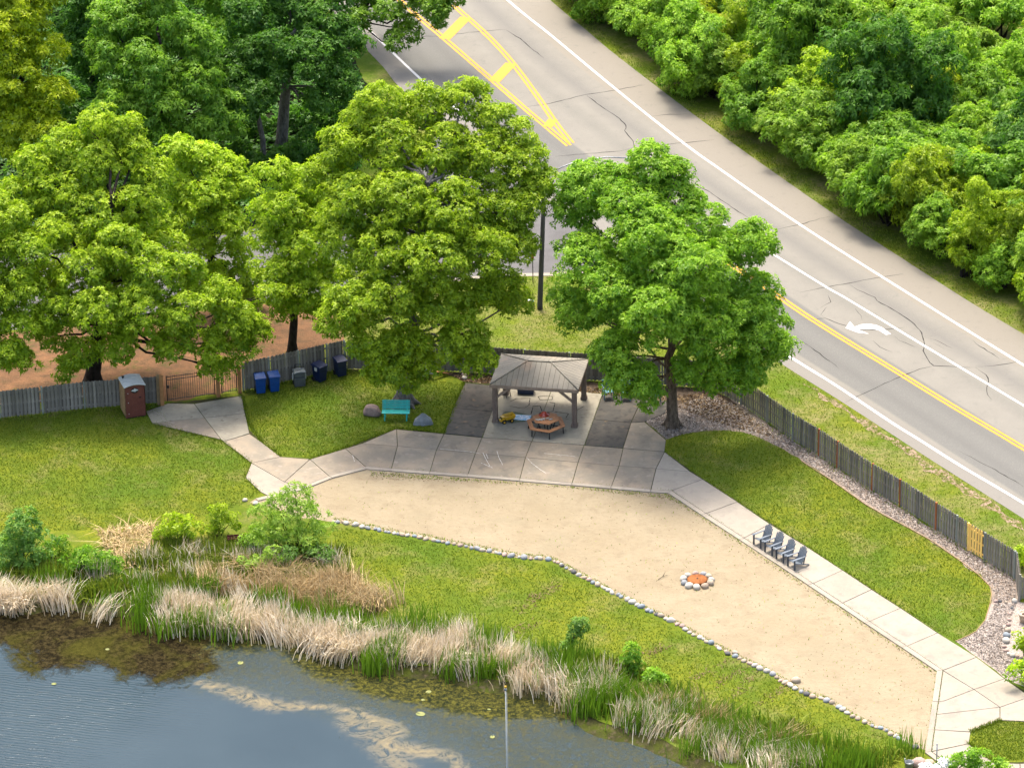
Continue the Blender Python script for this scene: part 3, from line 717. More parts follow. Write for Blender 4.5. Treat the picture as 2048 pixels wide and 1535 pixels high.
def tree(name, base, lobes, leaf, bark, label, group=None, seed=1, trunk_r=.3, fork=.35, K=8, L=.215, W=.098, ros=20, puff_k=2.7, top=None, roots=False, droop=.25, flare=1.35, twigs=0, lean=None):
    rng = np.random.default_rng(seed)
    base = Vector(base)
    lb = [(x - base.x, y - base.y, z, r) for x, y, z, r in lobes]
    e = empty(name, base, 0, label, 'tree', group)
    A = np.array(lb)
    w = A[:, 3] ** 2
    ctr = (A[:, :3] * w[:, None]).sum(0) / w.sum()
    hi = A[:, 2].max()
    mb = MB()
    f = Vector((ctr[0] * .35, ctr[1] * .35, hi * fork)) if lean is None else Vector(lean)
    m1 = Vector((f.x * .35, f.y * .35, f.z * .5)) + Vector(rng.normal(0, .06, 3))
    mb.tube([(0, 0, -.1), (0, 0, .12), (f.x * .06, f.y * .06, .55), m1, f], [trunk_r * flare * 1.25, trunk_r * flare, trunk_r * 1.05, trunk_r * .95, trunk_r * .8], 12, False)
    if roots:
        for k in range(6):
            a = k * 1.05 + rng.uniform(-.2, .2)
            q = Vector((math.cos(a), math.sin(a), 0))
            mb.tube([q * trunk_r * .55 + Vector((0, 0, .55)), q * trunk_r * 1.3 + Vector((0, 0, .16)), q * trunk_r * 2.2 + Vector((0, 0, -.03))], [trunk_r * .42, trunk_r * .3, trunk_r * .1], 7, False)
    tp = Vector((ctr[0], ctr[1], hi * .8))
    main = limb(mb, f, tp, trunk_r * .75, trunk_r * .22, rng, 9, 0, 12)
    for x, y, z, r in lb:
        c = Vector((x, y, z))
        src = min(main, key=lambda p: (p - c).length + max(0, p.z - (z - 1.8)) * 2.2)
        rr = trunk_r * (.18 + .12 * r / 2)
        pts = limb(mb, src, c, rr, rr * .4, rng, 6, -.06)
        for _ in range(3):
            q = c + Vector(unit(rng, 1)[0]) * r * .8
            limb(mb, pts[-2], q, rr * .4, rr * .1, rng, 5, .02, 3)
    mb.build('trunk', bark, e)
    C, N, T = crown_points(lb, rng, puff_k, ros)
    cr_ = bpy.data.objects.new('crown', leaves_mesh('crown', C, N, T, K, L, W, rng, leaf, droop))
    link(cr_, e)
    return e

def px_lobes(base, L, s=37.5):
    """lobes seen at photo pixels, each at its own depth from the trunk"""
    out = []
    for px, py, r, dy in L:
        p = H(px, py, base.y + dy)
        out.append((p.x, p.y, max(p.z, r / s * .6), r / s * .93))
    return out

def ptree(name, bpx, LP, leaf, bark, label, **k):
    b_ = G(*bpx)
    return tree(name, b_, px_lobes(b_, LP), leaf, bark, label, **k)

g_fence = 'shade trees along the back fence'
ptree('ash_tree', (1345, 852), [(1305, 330, 44, 2.5), (1345, 345, 30, 2), (1180, 375, 60, 3), (1240, 385, 55, 2.5), (1270, 420, 65, 1), (1350, 400, 55, 2), (1150, 420, 38, 3), (1175, 520, 66, .5), (1300, 480, 70, -1), (1395, 455, 58, 1), (1500, 488, 52, 0), (1440, 490, 38, .5),
      (1385, 540, 72, -2.5), (1505, 590, 52, 0), (1540, 640, 34, 0), (1480, 640, 55, -1.5), (1240, 585, 66, -2), (1160, 620, 48, 0), (1125, 600, 22, 1), (1320, 630, 70, -4), (1420, 660, 62, -3), (1520, 680, 50, -1.5), (1555, 690, 28, -1), (1235, 700, 46, -3), (1265, 755, 46, -3.5), (1290, 785, 26, -3.5),
      (1215, 705, 26, -2.5), (1395, 735, 44, -3), (1440, 755, 38, -2.5), (1490, 740, 44, -1.5), (1290, 540, 60, 3), (1400, 600, 60, 3), (1250, 640, 40, 2)],
      M['leaf_ash_deep'], M['bark'], 'broad green shade tree with split trunk standing in gravel right of the pavilion', group=g_fence, seed=11, trunk_r=.30, fork=.24, roots=True)
ptree('ash_tree', (808, 806), [(760, 205, 36, 3), (725, 235, 34, 3), (850, 215, 48, 3.5), (930, 200, 44, 3.5), (985, 240, 40, 3), (1045, 270, 30, 2), (690, 290, 46, 2), (780, 290, 62, 2), (880, 300, 62, 2), (970, 320, 60, 1.5), (1050, 330, 46, 1), (1085, 370, 34, .5),
      (650, 345, 40, 2), (700, 400, 58, 0), (800, 400, 66, -.5), (900, 420, 66, -1), (1000, 420, 58, 0), (1060, 410, 38, 0), (690, 480, 52, -.5), (770, 500, 60, -2), (870, 520, 66, -3), (970, 500, 58, -2), (1035, 490, 38, -1),
      (715, 610, 54, -3.5), (675, 640, 36, -3.5), (790, 590, 56, -3.5), (880, 610, 50, -3), (945, 590, 42, -2), (1000, 570, 40, -1), (1030, 600, 30, -.5), (930, 665, 40, -3.5), (955, 715, 32, -3.5), (905, 690, 34, -3.5), (740, 690, 40, -3.5), (810, 690, 46, -3), (770, 735, 34, -3.5), (812, 752, 28, -3), (850, 730, 28, -3),
      (800, 450, 60, 3.5), (900, 470, 60, 3.5), (720, 540, 40, 2.5), (1000, 480, 40, 2.5)],
      M['leaf_ash'], M['bark_grey'], 'largest yellow-green shade tree with flared grey trunk behind the teal bench', group=g_fence, seed=12, trunk_r=.42, fork=.26, roots=True)
ptree('ash_tree', (585, 704), [(545, 345, 28, 1), (600, 375, 42, 1.5), (560, 425, 44, 0), (640, 435, 42, .5), (535, 480, 32, 0), (605, 500, 50, -1), (550, 545, 38, -1.5), (615, 575, 42, -1.8), (655, 545, 30, 0), (585, 610, 32, -1.5), (640, 610, 24, -1), (525, 420, 24, 1), (600, 460, 40, 2)],
      M['leaf_ash'], M['bark_dark'], 'slim dark-trunked shade tree in bare dirt just behind the rubbish bins', group=g_fence, seed=13, trunk_r=.23, fork=.38)
ptree('ash_tree', (186, 764), [(195, 250, 40, 3), (245, 262, 36, 3), (130, 295, 42, 3), (70, 325, 40, 2.5), (200, 325, 54, 2), (275, 305, 34, 2.5), (300, 350, 34, 2), (110, 380, 54, 1.5), (40, 400, 46, 1.5), (195, 420, 58, .5), (275, 410, 48, 1), (30, 480, 46, .5), (105, 470, 46, -.5), (165, 540, 46, -2), (235, 490, 48, -1.5),
      (300, 540, 54, -2), (365, 540, 38, -1.5), (120, 610, 46, -2.5), (195, 620, 54, -3.2), (285, 620, 56, -3.2), (375, 620, 50, -2.8), (440, 590, 38, -2), (475, 640, 44, -2), (505, 655, 30, -1.5), (345, 685, 36, -3), (415, 690, 36, -2.5), (105, 670, 32, -2), (165, 705, 30, -2.8), (235, 690, 34, -3), (480, 695, 30, -2), (430, 735, 26, -2), (125, 735, 24, -2), (90, 640, 26, -1.5),
      (200, 480, 50, 3), (300, 450, 40, 3), (95, 545, 34, 1), (330, 490, 32, 1.5), (225, 550, 34, .5), (60, 560, 30, 1), (540, 590, 24, 0), (270, 580, 34, 2)],
      M['leaf_ash'], M['bark_dark'], 'big yellow-green shade tree directly behind the brown portable toilet', group=g_fence, seed=14, trunk_r=.40, fork=.25)
ptree('ash_tree', (425, 610), [(355, 300, 30, 1), (400, 315, 38, 1), (450, 345, 38, .5), (485, 380, 30, 0), (350, 360, 38, .5), (415, 390, 48, -.5), (365, 435, 38, -.5), (450, 445, 42, -1), (395, 490, 36, -1), (475, 500, 32, -.5), (440, 545, 30, -1), (490, 555, 30, -1), (500, 600, 26, -1), (455, 590, 26, -1.5), (395, 560, 28, -1)],
      M['leaf_ash'], M['bark_dark'], 'smaller yellow-green shade tree set back by the side street', group=g_fence, seed=15, trunk_r=.22, fork=.35)
ptree('ash_tree', (-40, 800), [(10, 430, 42, 1), (50, 500, 44, 0), (15, 580, 48, -1), (45, 640, 36, -1.5), (5, 700, 46, -2), (35, 720, 30, -2), (-45, 480, 52, 0), (-50, 600, 56, -1), (-80, 690, 50, -1), (-60, 400, 50, 1), (60, 580, 28, -1)],
      M['leaf_ash'], M['bark_dark'], 'shade tree cut off by the left picture edge behind the fence', group=g_fence, seed=16, trunk_r=.35, fork=.28)
# the wood beyond the side street
g_wood = 'tall trees of the wood beyond the side street'
wk = dict(group=g_wood, K=7, L=.27, W=.125, ros=18, puff_k=2.1)
ptree('woodland_tree', (60, 345), [(60, 30, 50, 1), (25, 90, 56, 0), (95, 100, 40, .5), (40, 165, 54, -1), (100, 190, 46, -1), (30, 240, 50, -1.5), (85, 255, 42, -2), (-30, 60, 60, 0), (-30, 180, 60, -1), (20, 305, 36, -2), (70, 310, 30, -2), (90, -30, 50, 2), (0, -40, 60, 2)], M['leaf_yellow'], M['bark_dark'], 'yellow-tinged woodland tree in the upper left corner', seed=21, trunk_r=.35, fork=.3, **wk)
ptree('woodland_tree', (335, 350), [(250, 40, 50, 1), (330, 45, 58, 1), (395, 80, 50, .5), (210, 105, 44, 0), (290, 130, 62, -1), (390, 160, 56, -1), (440, 215, 44, -1), (235, 195, 50, -1.5), (325, 215, 58, -2), (410, 255, 40, -2), (460, 250, 30, -1), (270, 265, 40, -2), (350, 285, 40, -2.5), (300, -30, 60, 2), (200, 40, 34, 1), (400, 310, 24, -2)], M['leaf_mid'], M['bark_dark'], 'rounded mid-green woodland tree with drooping leaves, upper left', seed=22, trunk_r=.35, fork=.32, droop=.55, **wk)
ptree('woodland_tree', (563, 300), [(500, 30, 54, 1), (580, 20, 60, 2), (650, 40, 56, 1), (690, 90, 46, 0), (540, 100, 52, -1), (620, 110, 56, -1.5), (680, 165, 40, -1.5), (640, 190, 34, -2), (500, 150, 44, -1), (470, 90, 40, 0), (700, 220, 22, -2), (560, -50, 70, 3), (680, -40, 60, 3)], M['leaf_dark'], M['bark_grey'], 'dark green woodland tree with thick leaning grey trunk by the road verge', seed=23, trunk_r=.36, fork=.4, **wk)
ptree('woodland_tree', (528, 327), [(470, 170, 40, -.5), (520, 190, 36, -1), (490, 220, 30, -1.5), (545, 150, 34, 0), (450, 130, 36, 1), (500, 110, 44, 1)], M['leaf_dark'], M['bark_grey'], 'slender straight-trunked woodland tree left of the thick leaning trunk', seed=24, trunk_r=.17, fork=.5, **wk)
ptree('woodland_tree', (690, 95), [(740, -30, 60, 0), (700, -80, 70, 2), (780, 25, 30, -3), (815, 55, 26, -3.5), (870, 20, 36, -4), (900, -20, 46, -3), (790, 85, 20, -4), (830, -10, 34, -3), (650, -30, 50, 0), (720, 40, 26, -2)], M['leaf_mid'], M['bark_dark'], 'woodland tree whose branches overhang the white edge line at the top', seed=25, trunk_r=.3, fork=.4, **wk)
for i, (bx, L, leaf, lab) in enumerate((((190, 180), [(150, -20, 50, 0), (190, 40, 46, 0), (170, 100, 44, -1), (140, 60, 40, 0), (180, 160, 34, -1)], 'leaf_dark', 'shaded woodland tree in the dark gap between the yellow and rounded trees'),
        ((450, 150), [(440, -20, 60, 0), (500, -60, 60, 1), (460, 40, 50, -1), (380, -20, 50, 1)], 'leaf_mid', 'woodland tree showing only its lower crown at the top edge'),
        ((135, 330), [(140, 230, 36, 0), (150, 290, 36, 0), (130, 180, 34, 1), (165, 340, 26, -.5)], 'leaf_dark', 'low dark woodland tree tucked behind the left shade tree'))):
    ptree('woodland_tree', bx, L, M[leaf], M['bark_dark'], lab, seed=30 + i, trunk_r=.25, fork=.35, **wk)

def bush(name, base, lobes, leaf, label, cat='shrub', group=None, seed=1, K=6, L=.19, W=.085, ros=12, puff_k=3.2, pr=(.18, .36), stem=True, droop=.15):
    rng = np.random.default_rng(seed); base = Vector(base)
    lb = [(x - base.x, y - base.y, z, r) for x, y, z, r in lobes]
    e = empty(name, base, 0, label, cat, group)
    if stem:
        mb = MB()
        for x, y, z, r in lb:
            limb(mb, (rng.normal(0, .12), rng.normal(0, .12), -.05), (x, y, z), .035, .012, rng, 5, .05, 4)
        mb.build('stem', M['bark_dark'], e)
    C, N, T = crown_points(lb, rng, puff_k, ros, pr)
    C[:, 2] = np.maximum(C[:, 2], .03)
    link(bpy.data.objects.new('foliage', leaves_mesh('foliage', C, N, T, K, L, W, rng, leaf, droop)), e)
    return e
def pbush(name, bpx, LP, leaf, label, **k):
    b_ = G(*bpx); return bush(name, b_, px_lobes(b_, LP), leaf, label, **k)
for i, (bx, L) in enumerate((((470, 322), [(460, 290, 34, 0), (500, 305, 26, -.5), (440, 310, 24, 0)]), ((620, 325), [(620, 285, 40, 0), (660, 300, 34, -.5), (590, 305, 30, 0)]), ((690, 262), [(690, 225, 34, 0), (715, 240, 24, 0), (665, 240, 26, 0)]), ((540, 345), [(550, 325, 30, 0), (510, 335, 26, 0)]), ((250, 352), [(250, 325, 36, 0), (290, 335, 30, 0), (210, 335, 30, 0)]), ((590, 262), [(585, 235, 30, 0), (620, 225, 34, 0), (640, 245, 28, 0)]), ((505, 275), [(500, 245, 32, 0), (530, 255, 28, 0), (470, 250, 30, 0)]), ((410, 400), [(400, 370, 34, 0), (440, 385, 30, 0), (480, 390, 30, 0)]), ((640, 385), [(630, 355, 34, 0), (670, 345, 34, 0), (690, 320, 28, 0)]))):
    pbush('undergrowth_shrub', bx, L, M['leaf_dark'], ['dark undergrowth shrub left of the slender woodland trunk', 'dark undergrowth shrub between leaning trunk and verge', 'vine-hung dark shrub at the wood edge by the verge', 'low dark shrub in front of the two woodland trunks', 'low dark shrub under the rounded woodland tree', 'dark shrub directly behind the thick leaning trunk', 'dark shrub behind the slender woodland trunk', 'dark shrub showing between the two left shade trees', 'dark shrub at the wood edge behind the largest shade tree'][i], group='undergrowth of the wood', seed=40 + i, L=.3, W=.15, puff_k=1.6)

ug = sample_poly([tuple(p[:2]) for p in GP([(-60, 500), (400, 470), (655, 422), (715, 330), (735, 200), (690, 95), (600, 10), (540, -60), (-60, -60)])], 7000, np.random.default_rng(44))
ugr = np.random.default_rng(45)
ug3 = np.column_stack([ug, ugr.uniform(.05, .8, len(ug)) * (.5 + .5 * np.sin(ug[:, 0] * .8) * np.cos(ug[:, 1] * .6))])
ug3[:, 2] = np.maximum(ug3[:, 2], .05)
stuff(link(bpy.data.objects.new('undergrowth', leaves_mesh('undergrowth', ug3, np.tile(np.array([0, 0, 1.0]), (len(ug), 1)), ugr.uniform(.1, .7, len(ug)), 6, .45, .2, ugr, M['leaf_dark'], .2))))
# the thicket beyond the road: a few kinds, then one copy per plant
def proto(kind, seed):
    rng = np.random.default_rng(seed)
    if kind == 'sumac':
        lb = [(0, 0, 2.7, 1.5)] + [(1.55 * math.cos(a), 1.55 * math.sin(a), 2.0 + rng.uniform(-.3, .5), rng.uniform(.85, 1.2)) for a in np.arange(0, 6.2, .9) + rng.uniform(0, 1)]
        par = (7, .29, .11, 19, 1.6, (.30, .5))
    elif kind == 'bushy':
        lb = [(rng.uniform(-1.5, 1.5), rng.uniform(-1.5, 1.5), rng.uniform(1.0, 3.4), rng.uniform(.8, 1.3)) for _ in range(10)] + [(0, 0, 3.9, .9)]
        par = (7, .22, .10, 21, 1.7, (.28, .5))
    elif kind == 'sapling':
        lb = [(rng.uniform(-.6, .6), rng.uniform(-.6, .6), 1.6 + .75 * k + rng.uniform(-.2, .2), 1.15 - .13 * k) for k in range(6)] + [(rng.uniform(-1, 1), rng.uniform(-1, 1), 2, .8) for _ in range(3)]
        par = (7, .22, .095, 22, 2.0, (.26, .44))
    else:
        lb = [(rng.uniform(-2.0, 2.0), rng.uniform(-2.0, 2.0), rng.uniform(1.4, 4.6), rng.uniform(1.0, 1.6)) for _ in range(11)] + [(0, 0, 5.0, 1.2)]
        par = (7, .25, .115, 21, 1.5, (.32, .55))
    mb = MB()
    for x, y, z, r in lb:
        limb(mb, (rng.normal(0, .2), rng.normal(0, .2), -.1), (x, y, z), .07, .02, rng, 5, .04, 4)
    C, N, T = crown_points(lb, rng, par[4], par[3], par[5], .8 if kind == 'sumac' else .95, .5)
    C[:, 2] = np.maximum(C[:, 2], .08)
    me = leaves_mesh('thicket_foliage', C, N, T, par[0], par[1], par[2], rng, M['leaf_sumac'], .3)
    st = mb.mesh('thicket_stems', M['bark_dark'])
    return me, st
PROTO = {k: [proto(k, 50 + 7 * i + j) for j in range(2)] for i, k in enumerate(('sumac', 'bushy', 'sapling', 'tall'))}
def thicket_plant(x, y, kind, leaf, sc, label, rng):
    me, st = PROTO[kind][int(rng.integers(0, 2))]
    nm = {'sumac': 'sumac_shrub', 'bushy': 'bushy_shrub', 'sapling': 'young_tree', 'tall': 'thicket_tree'}[kind]
    e = empty(nm, (x, y, 0), rng.uniform(0, 6.28), label, 'tree' if kind in ('sapling', 'tall') else 'shrub', 'shrubs and young trees massed beyond the road')
    e.scale = (sc * rng.uniform(.85, 1.25), sc * rng.uniform(.85, 1.25), sc * rng.uniform(.8, 1.25))
    for n_, d_, mt in (('foliage', me, M[leaf]), ('stem', st, None)):
        o = link(bpy.data.objects.new(n_, d_), e)
        if mt:
            o.material_slots[0].link = 'OBJECT'; o.material_slots[0].material = mt
edge = resample([G(x, y) for x, y in ((960, -130), (1100, 0), (1152, 44), (1227, 106), (1300, 168), (1359, 215), (1456, 277.5), (1613, 383), (1671, 430), (1820, 527.5), (1933, 600), (2048, 668), (2200, 757), (2350, 850))], .5)
rng = np.random.default_rng(99)
ordn = ['first', 'second', 'third', 'fourth', 'fifth', 'sixth', 'seventh', 'eighth', 'ninth', 'tenth', 'eleventh', 'twelfth', 'thirteenth', 'fourteenth', 'fifteenth', 'sixteenth', 'seventeenth', 'eighteenth', 'nineteenth', 'twentieth', 'twenty-first', 'twenty-second', 'twenty-third', 'twenty-fourth'] + [f'twenty-{x}' for x in ('fifth', 'sixth', 'seventh', 'eighth', 'ninth')] + ['thirtieth'] + [f'thirty-{x}' for x in ('first', 'second', 'third', 'fourth', 'fifth', 'sixth')]
kinds = {'sumac': ('domed sumac shrub', ['leaf_sumac', 'leaf_sumac', 'leaf_ash_deep', 'leaf_mid']), 'bushy': ('leafy bush', ['leaf_mid', 'leaf_sumac', 'leaf_ash_deep', 'leaf_ash', 'leaf_lime']), 'sapling': ('lime-green young tree', ['leaf_lime', 'leaf_yellow']), 'tall': ('tall dense bush', ['leaf_mid', 'leaf_dark', 'leaf_ash_deep', 'leaf_sumac'])}
rowname = ['roadside', 'second', 'third', 'fourth', 'fifth', 'sixth', 'seventh', 'rearmost']
for row, off in enumerate((2.35, 4.5, 6.9, 9.8, 13.2, 17.0, 21.2)):
    s = rng.uniform(0, 2); i = 0.0; cnt = 0
    while True:
        k_ = int(i / .5)
        if k_ >= len(edge) - 2: break
        p, d = edge[k_], (edge[k_ + 1] - edge[k_]).normalized()
        q = p + Vector((-d.y, d.x, 0)) * (off + rng.uniform(-.6, .6))
        step = (2.5, 2.8, 3.1, 3.4, 3.7, 4.0, 4.3)[row] * rng.uniform(.85, 1.15)
        i += step
        sp_ = _R.T @ (np.array(q) - _C); u_ = 1024 + FPX * sp_[0] / -sp_[2]; v_ = 767.5 - FPX * sp_[1] / -sp_[2]
        if u_ > 2150 or v_ < -25 or u_ < 1050: continue
        if u_ > 1945 and v_ < 75 + (u_ - 1945) * .25: continue                 # the mown lawn in the corner
        kind = rng.choice(['sumac', 'bushy', 'sapling', 'tall'], p=([.34, .50, .12, .04], [.38, .28, .20, .14], [.36, .24, .20, .20])[min(row, 2)])
        sc = rng.uniform(.72, 1.2) * (.9 if row == 0 else 1.0)
        if kind == 'sapling': sc *= 1.05
        nm, lv = kinds[kind]
        side = 'from the top' if cnt < len(ordn) else 'near the right edge'
        lab = f'{nm}, {ordn[min(cnt, 35)]} plant from the top in the {rowname[row]} row beyond the road'
        thicket_plant(q.x, q.y, kind, str(rng.choice(lv)), sc, lab, rng)
        cnt += 1

# pond-side shrubs
def pb(i, nm, bx, LP, leaf, lab, **k): pbush(nm, bx, LP, M[leaf], lab, seed=70 + i, group='shrubs on the pond bank', **k)
pb(0, 'willow_shrub', (585, 1105), [(560, 1010, 34, .5), (600, 1000, 30, .5), (530, 1030, 30, .3), (620, 1040, 34, 0), (570, 1050, 36, -.3), (530, 1070, 28, -.3), (620, 1075, 30, -.4), (575, 1085, 28, -.6), (590, 985, 20, .5), (645, 1060, 18, 0)], 'leaf_willow', 'airy light-green willow shrub at the sand corner by the pond', L=.19, W=.065, ros=9, puff_k=3.0)
pb(1, 'bank_shrub', (45, 1130), [(50, 1055, 32, 0), (25, 1085, 32, 0), (75, 1085, 30, -.2), (50, 1110, 30, -.3), (0, 1110, 36, 0), (55, 1030, 18, 0)], 'leaf_blue', 'blue-green bushy shrub at the left edge above the reeds')
pb(2, 'bank_shrub', (190, 1145), [(180, 1115, 26, 0), (215, 1125, 24, 0), (150, 1120, 22, 0), (235, 1135, 16, 0)], 'leaf_mid', 'low rounded green shrub between left reeds and straw patch')
pb(3, 'bank_shrub', (350, 1085), [(345, 1050, 24, 0), (375, 1055, 22, 0), (325, 1065, 18, 0)], 'leaf_lime', 'small lime-green shrub on the lawn edge by the bank')
pb(4, 'bank_shrub', (435, 1072), [(435, 1035, 22, 0), (460, 1045, 18, 0), (415, 1050, 18, 0), (445, 1020, 12, 0)], 'leaf_lime', 'lime-green leafy sprout left of the dark red crate')
pb(5, 'bank_shrub', (500, 1100), [(505, 1075, 20, 0), (490, 1090, 16, 0), (525, 1090, 18, 0)], 'leaf_ash_deep', 'low shrub right beside the dark red crate')
pb(6, 'bank_shrub', (505, 1145), [(500, 1120, 18, 0), (525, 1125, 16, 0), (545, 1110, 12, 0)], 'leaf_willow', 'grey-green weed clump in the tan grass below the crate')
pb(7, 'bank_shrub', (590, 1135), [(580, 1105, 13, 0), (630, 1100, 16, .3), (650, 1115, 12, 0)], 'leaf_blue', 'blue-green weed clump at the foot of the willow shrub')
pb(8, 'sapling', (1262, 1345), [(1262, 1300, 8, 0), (1260, 1316, 11, 0), (1271, 1332, 10, 0), (1252, 1336, 9, 0)], 'leaf_mid', 'dark little sapling on the lawn edge above the reeds', puff_k=4)
pb(9, 'sapling', (1140, 1305), [(1150, 1250, 6, 0), (1166, 1250, 6, 0), (1150, 1270, 5, 0), (1140, 1292, 8, 0)], 'leaf_blue', 'spindly grey-green sapling on the strip lawn above the reeds', puff_k=3)
pb(10, 'bank_shrub', (1310, 1365), [(1300, 1350, 9, 0), (1325, 1358, 9, 0)], 'leaf_mid', 'low weedy shrub right of the dark sapling')
pb(11, 'bank_shrub', (100, 1120), [(105, 1100, 24, .3), (130, 1085, 14, .5)], 'leaf_ash_deep', 'leafy green shrub beside the blue-green shrub near the straw')
pb(12, 'garden_shrub', (1920, 1550), [(1905, 1522, 18, 0), (1945, 1508, 14, 0), (1930, 1530, 20, 0), (1890, 1535, 14, 0)], 'leaf_mid', 'garden shrub at the bottom edge in front of the path')
pb(13, 'garden_shrub', (1962, 1550), [(1960, 1515, 12, 0), (1955, 1535, 14, 0), (1995, 1530, 11, 0), (2010, 1540, 10, 0)], 'leaf_ash_deep', 'sparse garden shrub at the bottom edge below the round lawn')
pb(14, 'garden_shrub', (2062, 1320), [(2040, 1285, 16, 0), (2060, 1275, 22, 0), (2065, 1305, 22, 0)], 'leaf_lime', 'bright green garden shrub at the right edge below the pot')
pb(15, 'garden_shrub', (2062, 1372), [(2035, 1340, 16, 0), (2050, 1350, 18, 0), (2060, 1335, 22, 0)], 'leaf_ash', 'bright green garden shrub at the right edge above the path joint')
pb(16, 'garden_shrub', (2052, 1135), [(2046, 1105, 12, 0), (2055, 1120, 16, 0)], 'leaf_lime', 'shrub peeping over the fence end at the right edge')
pb(17, 'flowering_shrub', (1873, 1560), [(1868, 1537, 14, 0), (1885, 1534, 12, 0), (1855, 1543, 10, 0)], 'petal', 'white blossoming shrub at the bottom edge beside the post', L=.13, W=.11, puff_k=4)

# ---- blades: reeds, grass, straw (one mass each)
def blades(name, P, h, w, mat, rng, lean=.25, bias=(0, 0), tint=(.1, .9), z=0.0, seg=2, dark_tip=False, label=None):
    n = len(P); h = h * rng.uniform(.6, 1.15, n); a = rng.uniform(0, 6.28, n)
    d = np.stack([np.cos(a), np.sin(a)], 1)
    ln = np.abs(rng.normal(0, lean, n))[:, None] * np.stack([np.cos(a * 3.7), np.sin(a * 3.7)], 1) + np.array(bias)
    base = np.column_stack([P, np.full(n, z)])
    V = []
    for k in range(seg):
        t_ = k / seg
        c = base + np.column_stack([ln * (h * t_ ** 1.6)[:, None], h * t_ * (1 - .1 * t_)])
        ww = w * (1 - .25 * t_) / 2
        V += [c - np.column_stack([d * ww, np.zeros(n)]), c + np.column_stack([d * ww, np.zeros(n)])]
    tip = base + np.column_stack([ln * h[:, None], h * (1 - np.minimum(.6, .35 * np.linalg.norm(ln, axis=1)))])
    V += [tip]
    nv = 2 * seg + 1
    VV = np.stack(V, 1).reshape(-1, 3); o = (np.arange(n) * nv)[:, None]
    tris = []
    for k in range(seg - 1):
        b_ = 2 * k
        tris += [o + np.array([[b_, b_ + 1, b_ + 3]]), o + np.array([[b_, b_ + 3, b_ + 2]])]
    tris += [o + np.array([[2 * seg - 2, 2 * seg - 1, 2 * seg]])]
    F = np.stack(tris, 1).reshape(-1, 3)
    T = np.repeat(rng.uniform(*tint, n), len(tris))
    o_ = link(bpy.data.objects.new(name, np_mesh(name, VV, F, mat, {'tint': ('FACE', T)})))
    return stuff(o_)
def clumps(L, rng, z=-.1, lean=0.0):
    out, ln = [], []
    for px, py, rx, ry, n in L:
        c = G(px, py, z)
        k = max(1, int(n / 60)); cc = rng.normal(size=(k, 2)) * np.array([rx / 37.5 * .5, ry / 37.5 / .46 * .5])
        for q in cc:
            m_ = int(n / k)
            out.append(np.array([c.x, c.y]) + q + rng.normal(size=(m_, 2)) * np.array([.42, .30]))
            ln.append(np.tile(rng.normal(size=2) * lean + np.array([.18 * lean, 0]), (m_, 1)))
    return (np.concatenate(out), np.concatenate(ln)) if lean else np.concatenate(out)
rng = np.random.default_rng(5)
dry = [(30, 1200, 60, 10, 420), (100, 1198, 40, 10, 260), (0, 1190, 40, 12, 200), (340, 1220, 40, 14, 420), (400, 1225, 50, 16, 520), (385, 1245, 40, 10, 260), (470, 1250, 50, 12, 420), (530, 1250, 50, 12, 420), (590, 1262, 50, 12, 480), (645, 1280, 45, 14, 480), (690, 1290, 45, 18, 560),
       (740, 1295, 45, 18, 520), (790, 1300, 45, 18, 480), (850, 1305, 50, 20, 560), (900, 1310, 45, 22, 520), (930, 1290, 30, 16, 300), (990, 1325, 40, 22, 460), (1040, 1340, 40, 22, 460), (1090, 1365, 50, 22, 420), (1150, 1390, 40, 22, 320), (1210, 1400, 40, 26, 300), (1260, 1425, 50, 24, 300), (1330, 1450, 60, 24, 320), (1400, 1480, 60, 24, 320), (1480, 1500, 60, 26, 340), (1560, 1530, 60, 24, 340), (1620, 1560, 60, 24, 260), (205, 1225, 8, 4, 40), (470, 1215, 30, 14, 150), (560, 1235, 30, 14, 150)]
P, PL = clumps([(x, y + 9, rx, ry * 1.1, n * 1.3 * rng.uniform(.6, 1.3)) for x, y, rx, ry, n in dry], rng, -.2, .24)
blades('dry_reeds', P, 1.55, .042, M['blade_dry'], rng, .16, PL, (0.0, 1.0), -.35, 3)
green = [(290, 1230, 30, 18, 300), (350, 1255, 40, 8, 160), (430, 1262, 40, 8, 200), (760, 1328, 30, 12, 330), (775, 1318, 30, 12, 220), (650, 1255, 40, 20, 260), (700, 1260, 50, 20, 320), (780, 1270, 60, 16, 360), (860, 1275, 60, 14, 300), (960, 1290, 40, 20, 320), (920, 1345, 40, 10, 220), (1000, 1355, 40, 12, 260), (1090, 1340, 50, 20, 320), (1150, 1360, 50, 22, 480), (1190, 1420, 40, 18, 480), (1240, 1400, 50, 24, 520), (1290, 1440, 50, 22, 520), (1350, 1450, 60, 26, 620), (1420, 1480, 60, 26, 640), (1470, 1490, 50, 26, 560), (1530, 1510, 60, 26, 560), (1600, 1530, 60, 24, 500), (1670, 1560, 60, 24, 500), (330, 1195, 60, 20, 300), (420, 1190, 60, 20, 260), (560, 1215, 60, 16, 260), (620, 1235, 50, 16, 240), (90, 1170, 60, 8, 160), (1720, 1540, 60, 20, 300), (210, 1215, 20, 8, 60), (470, 1270, 20, 4, 80)]
P = clumps([(x, y + 4, rx, ry, n * (.8 if x < 1000 else 1.15)) for x, y, rx, ry, n in green], rng, -.2)
blades('green_reeds', P, 1.55, .052, M['blade_green'], rng, .16, (.05, 0), (.2, 1.0), -.3, 3)
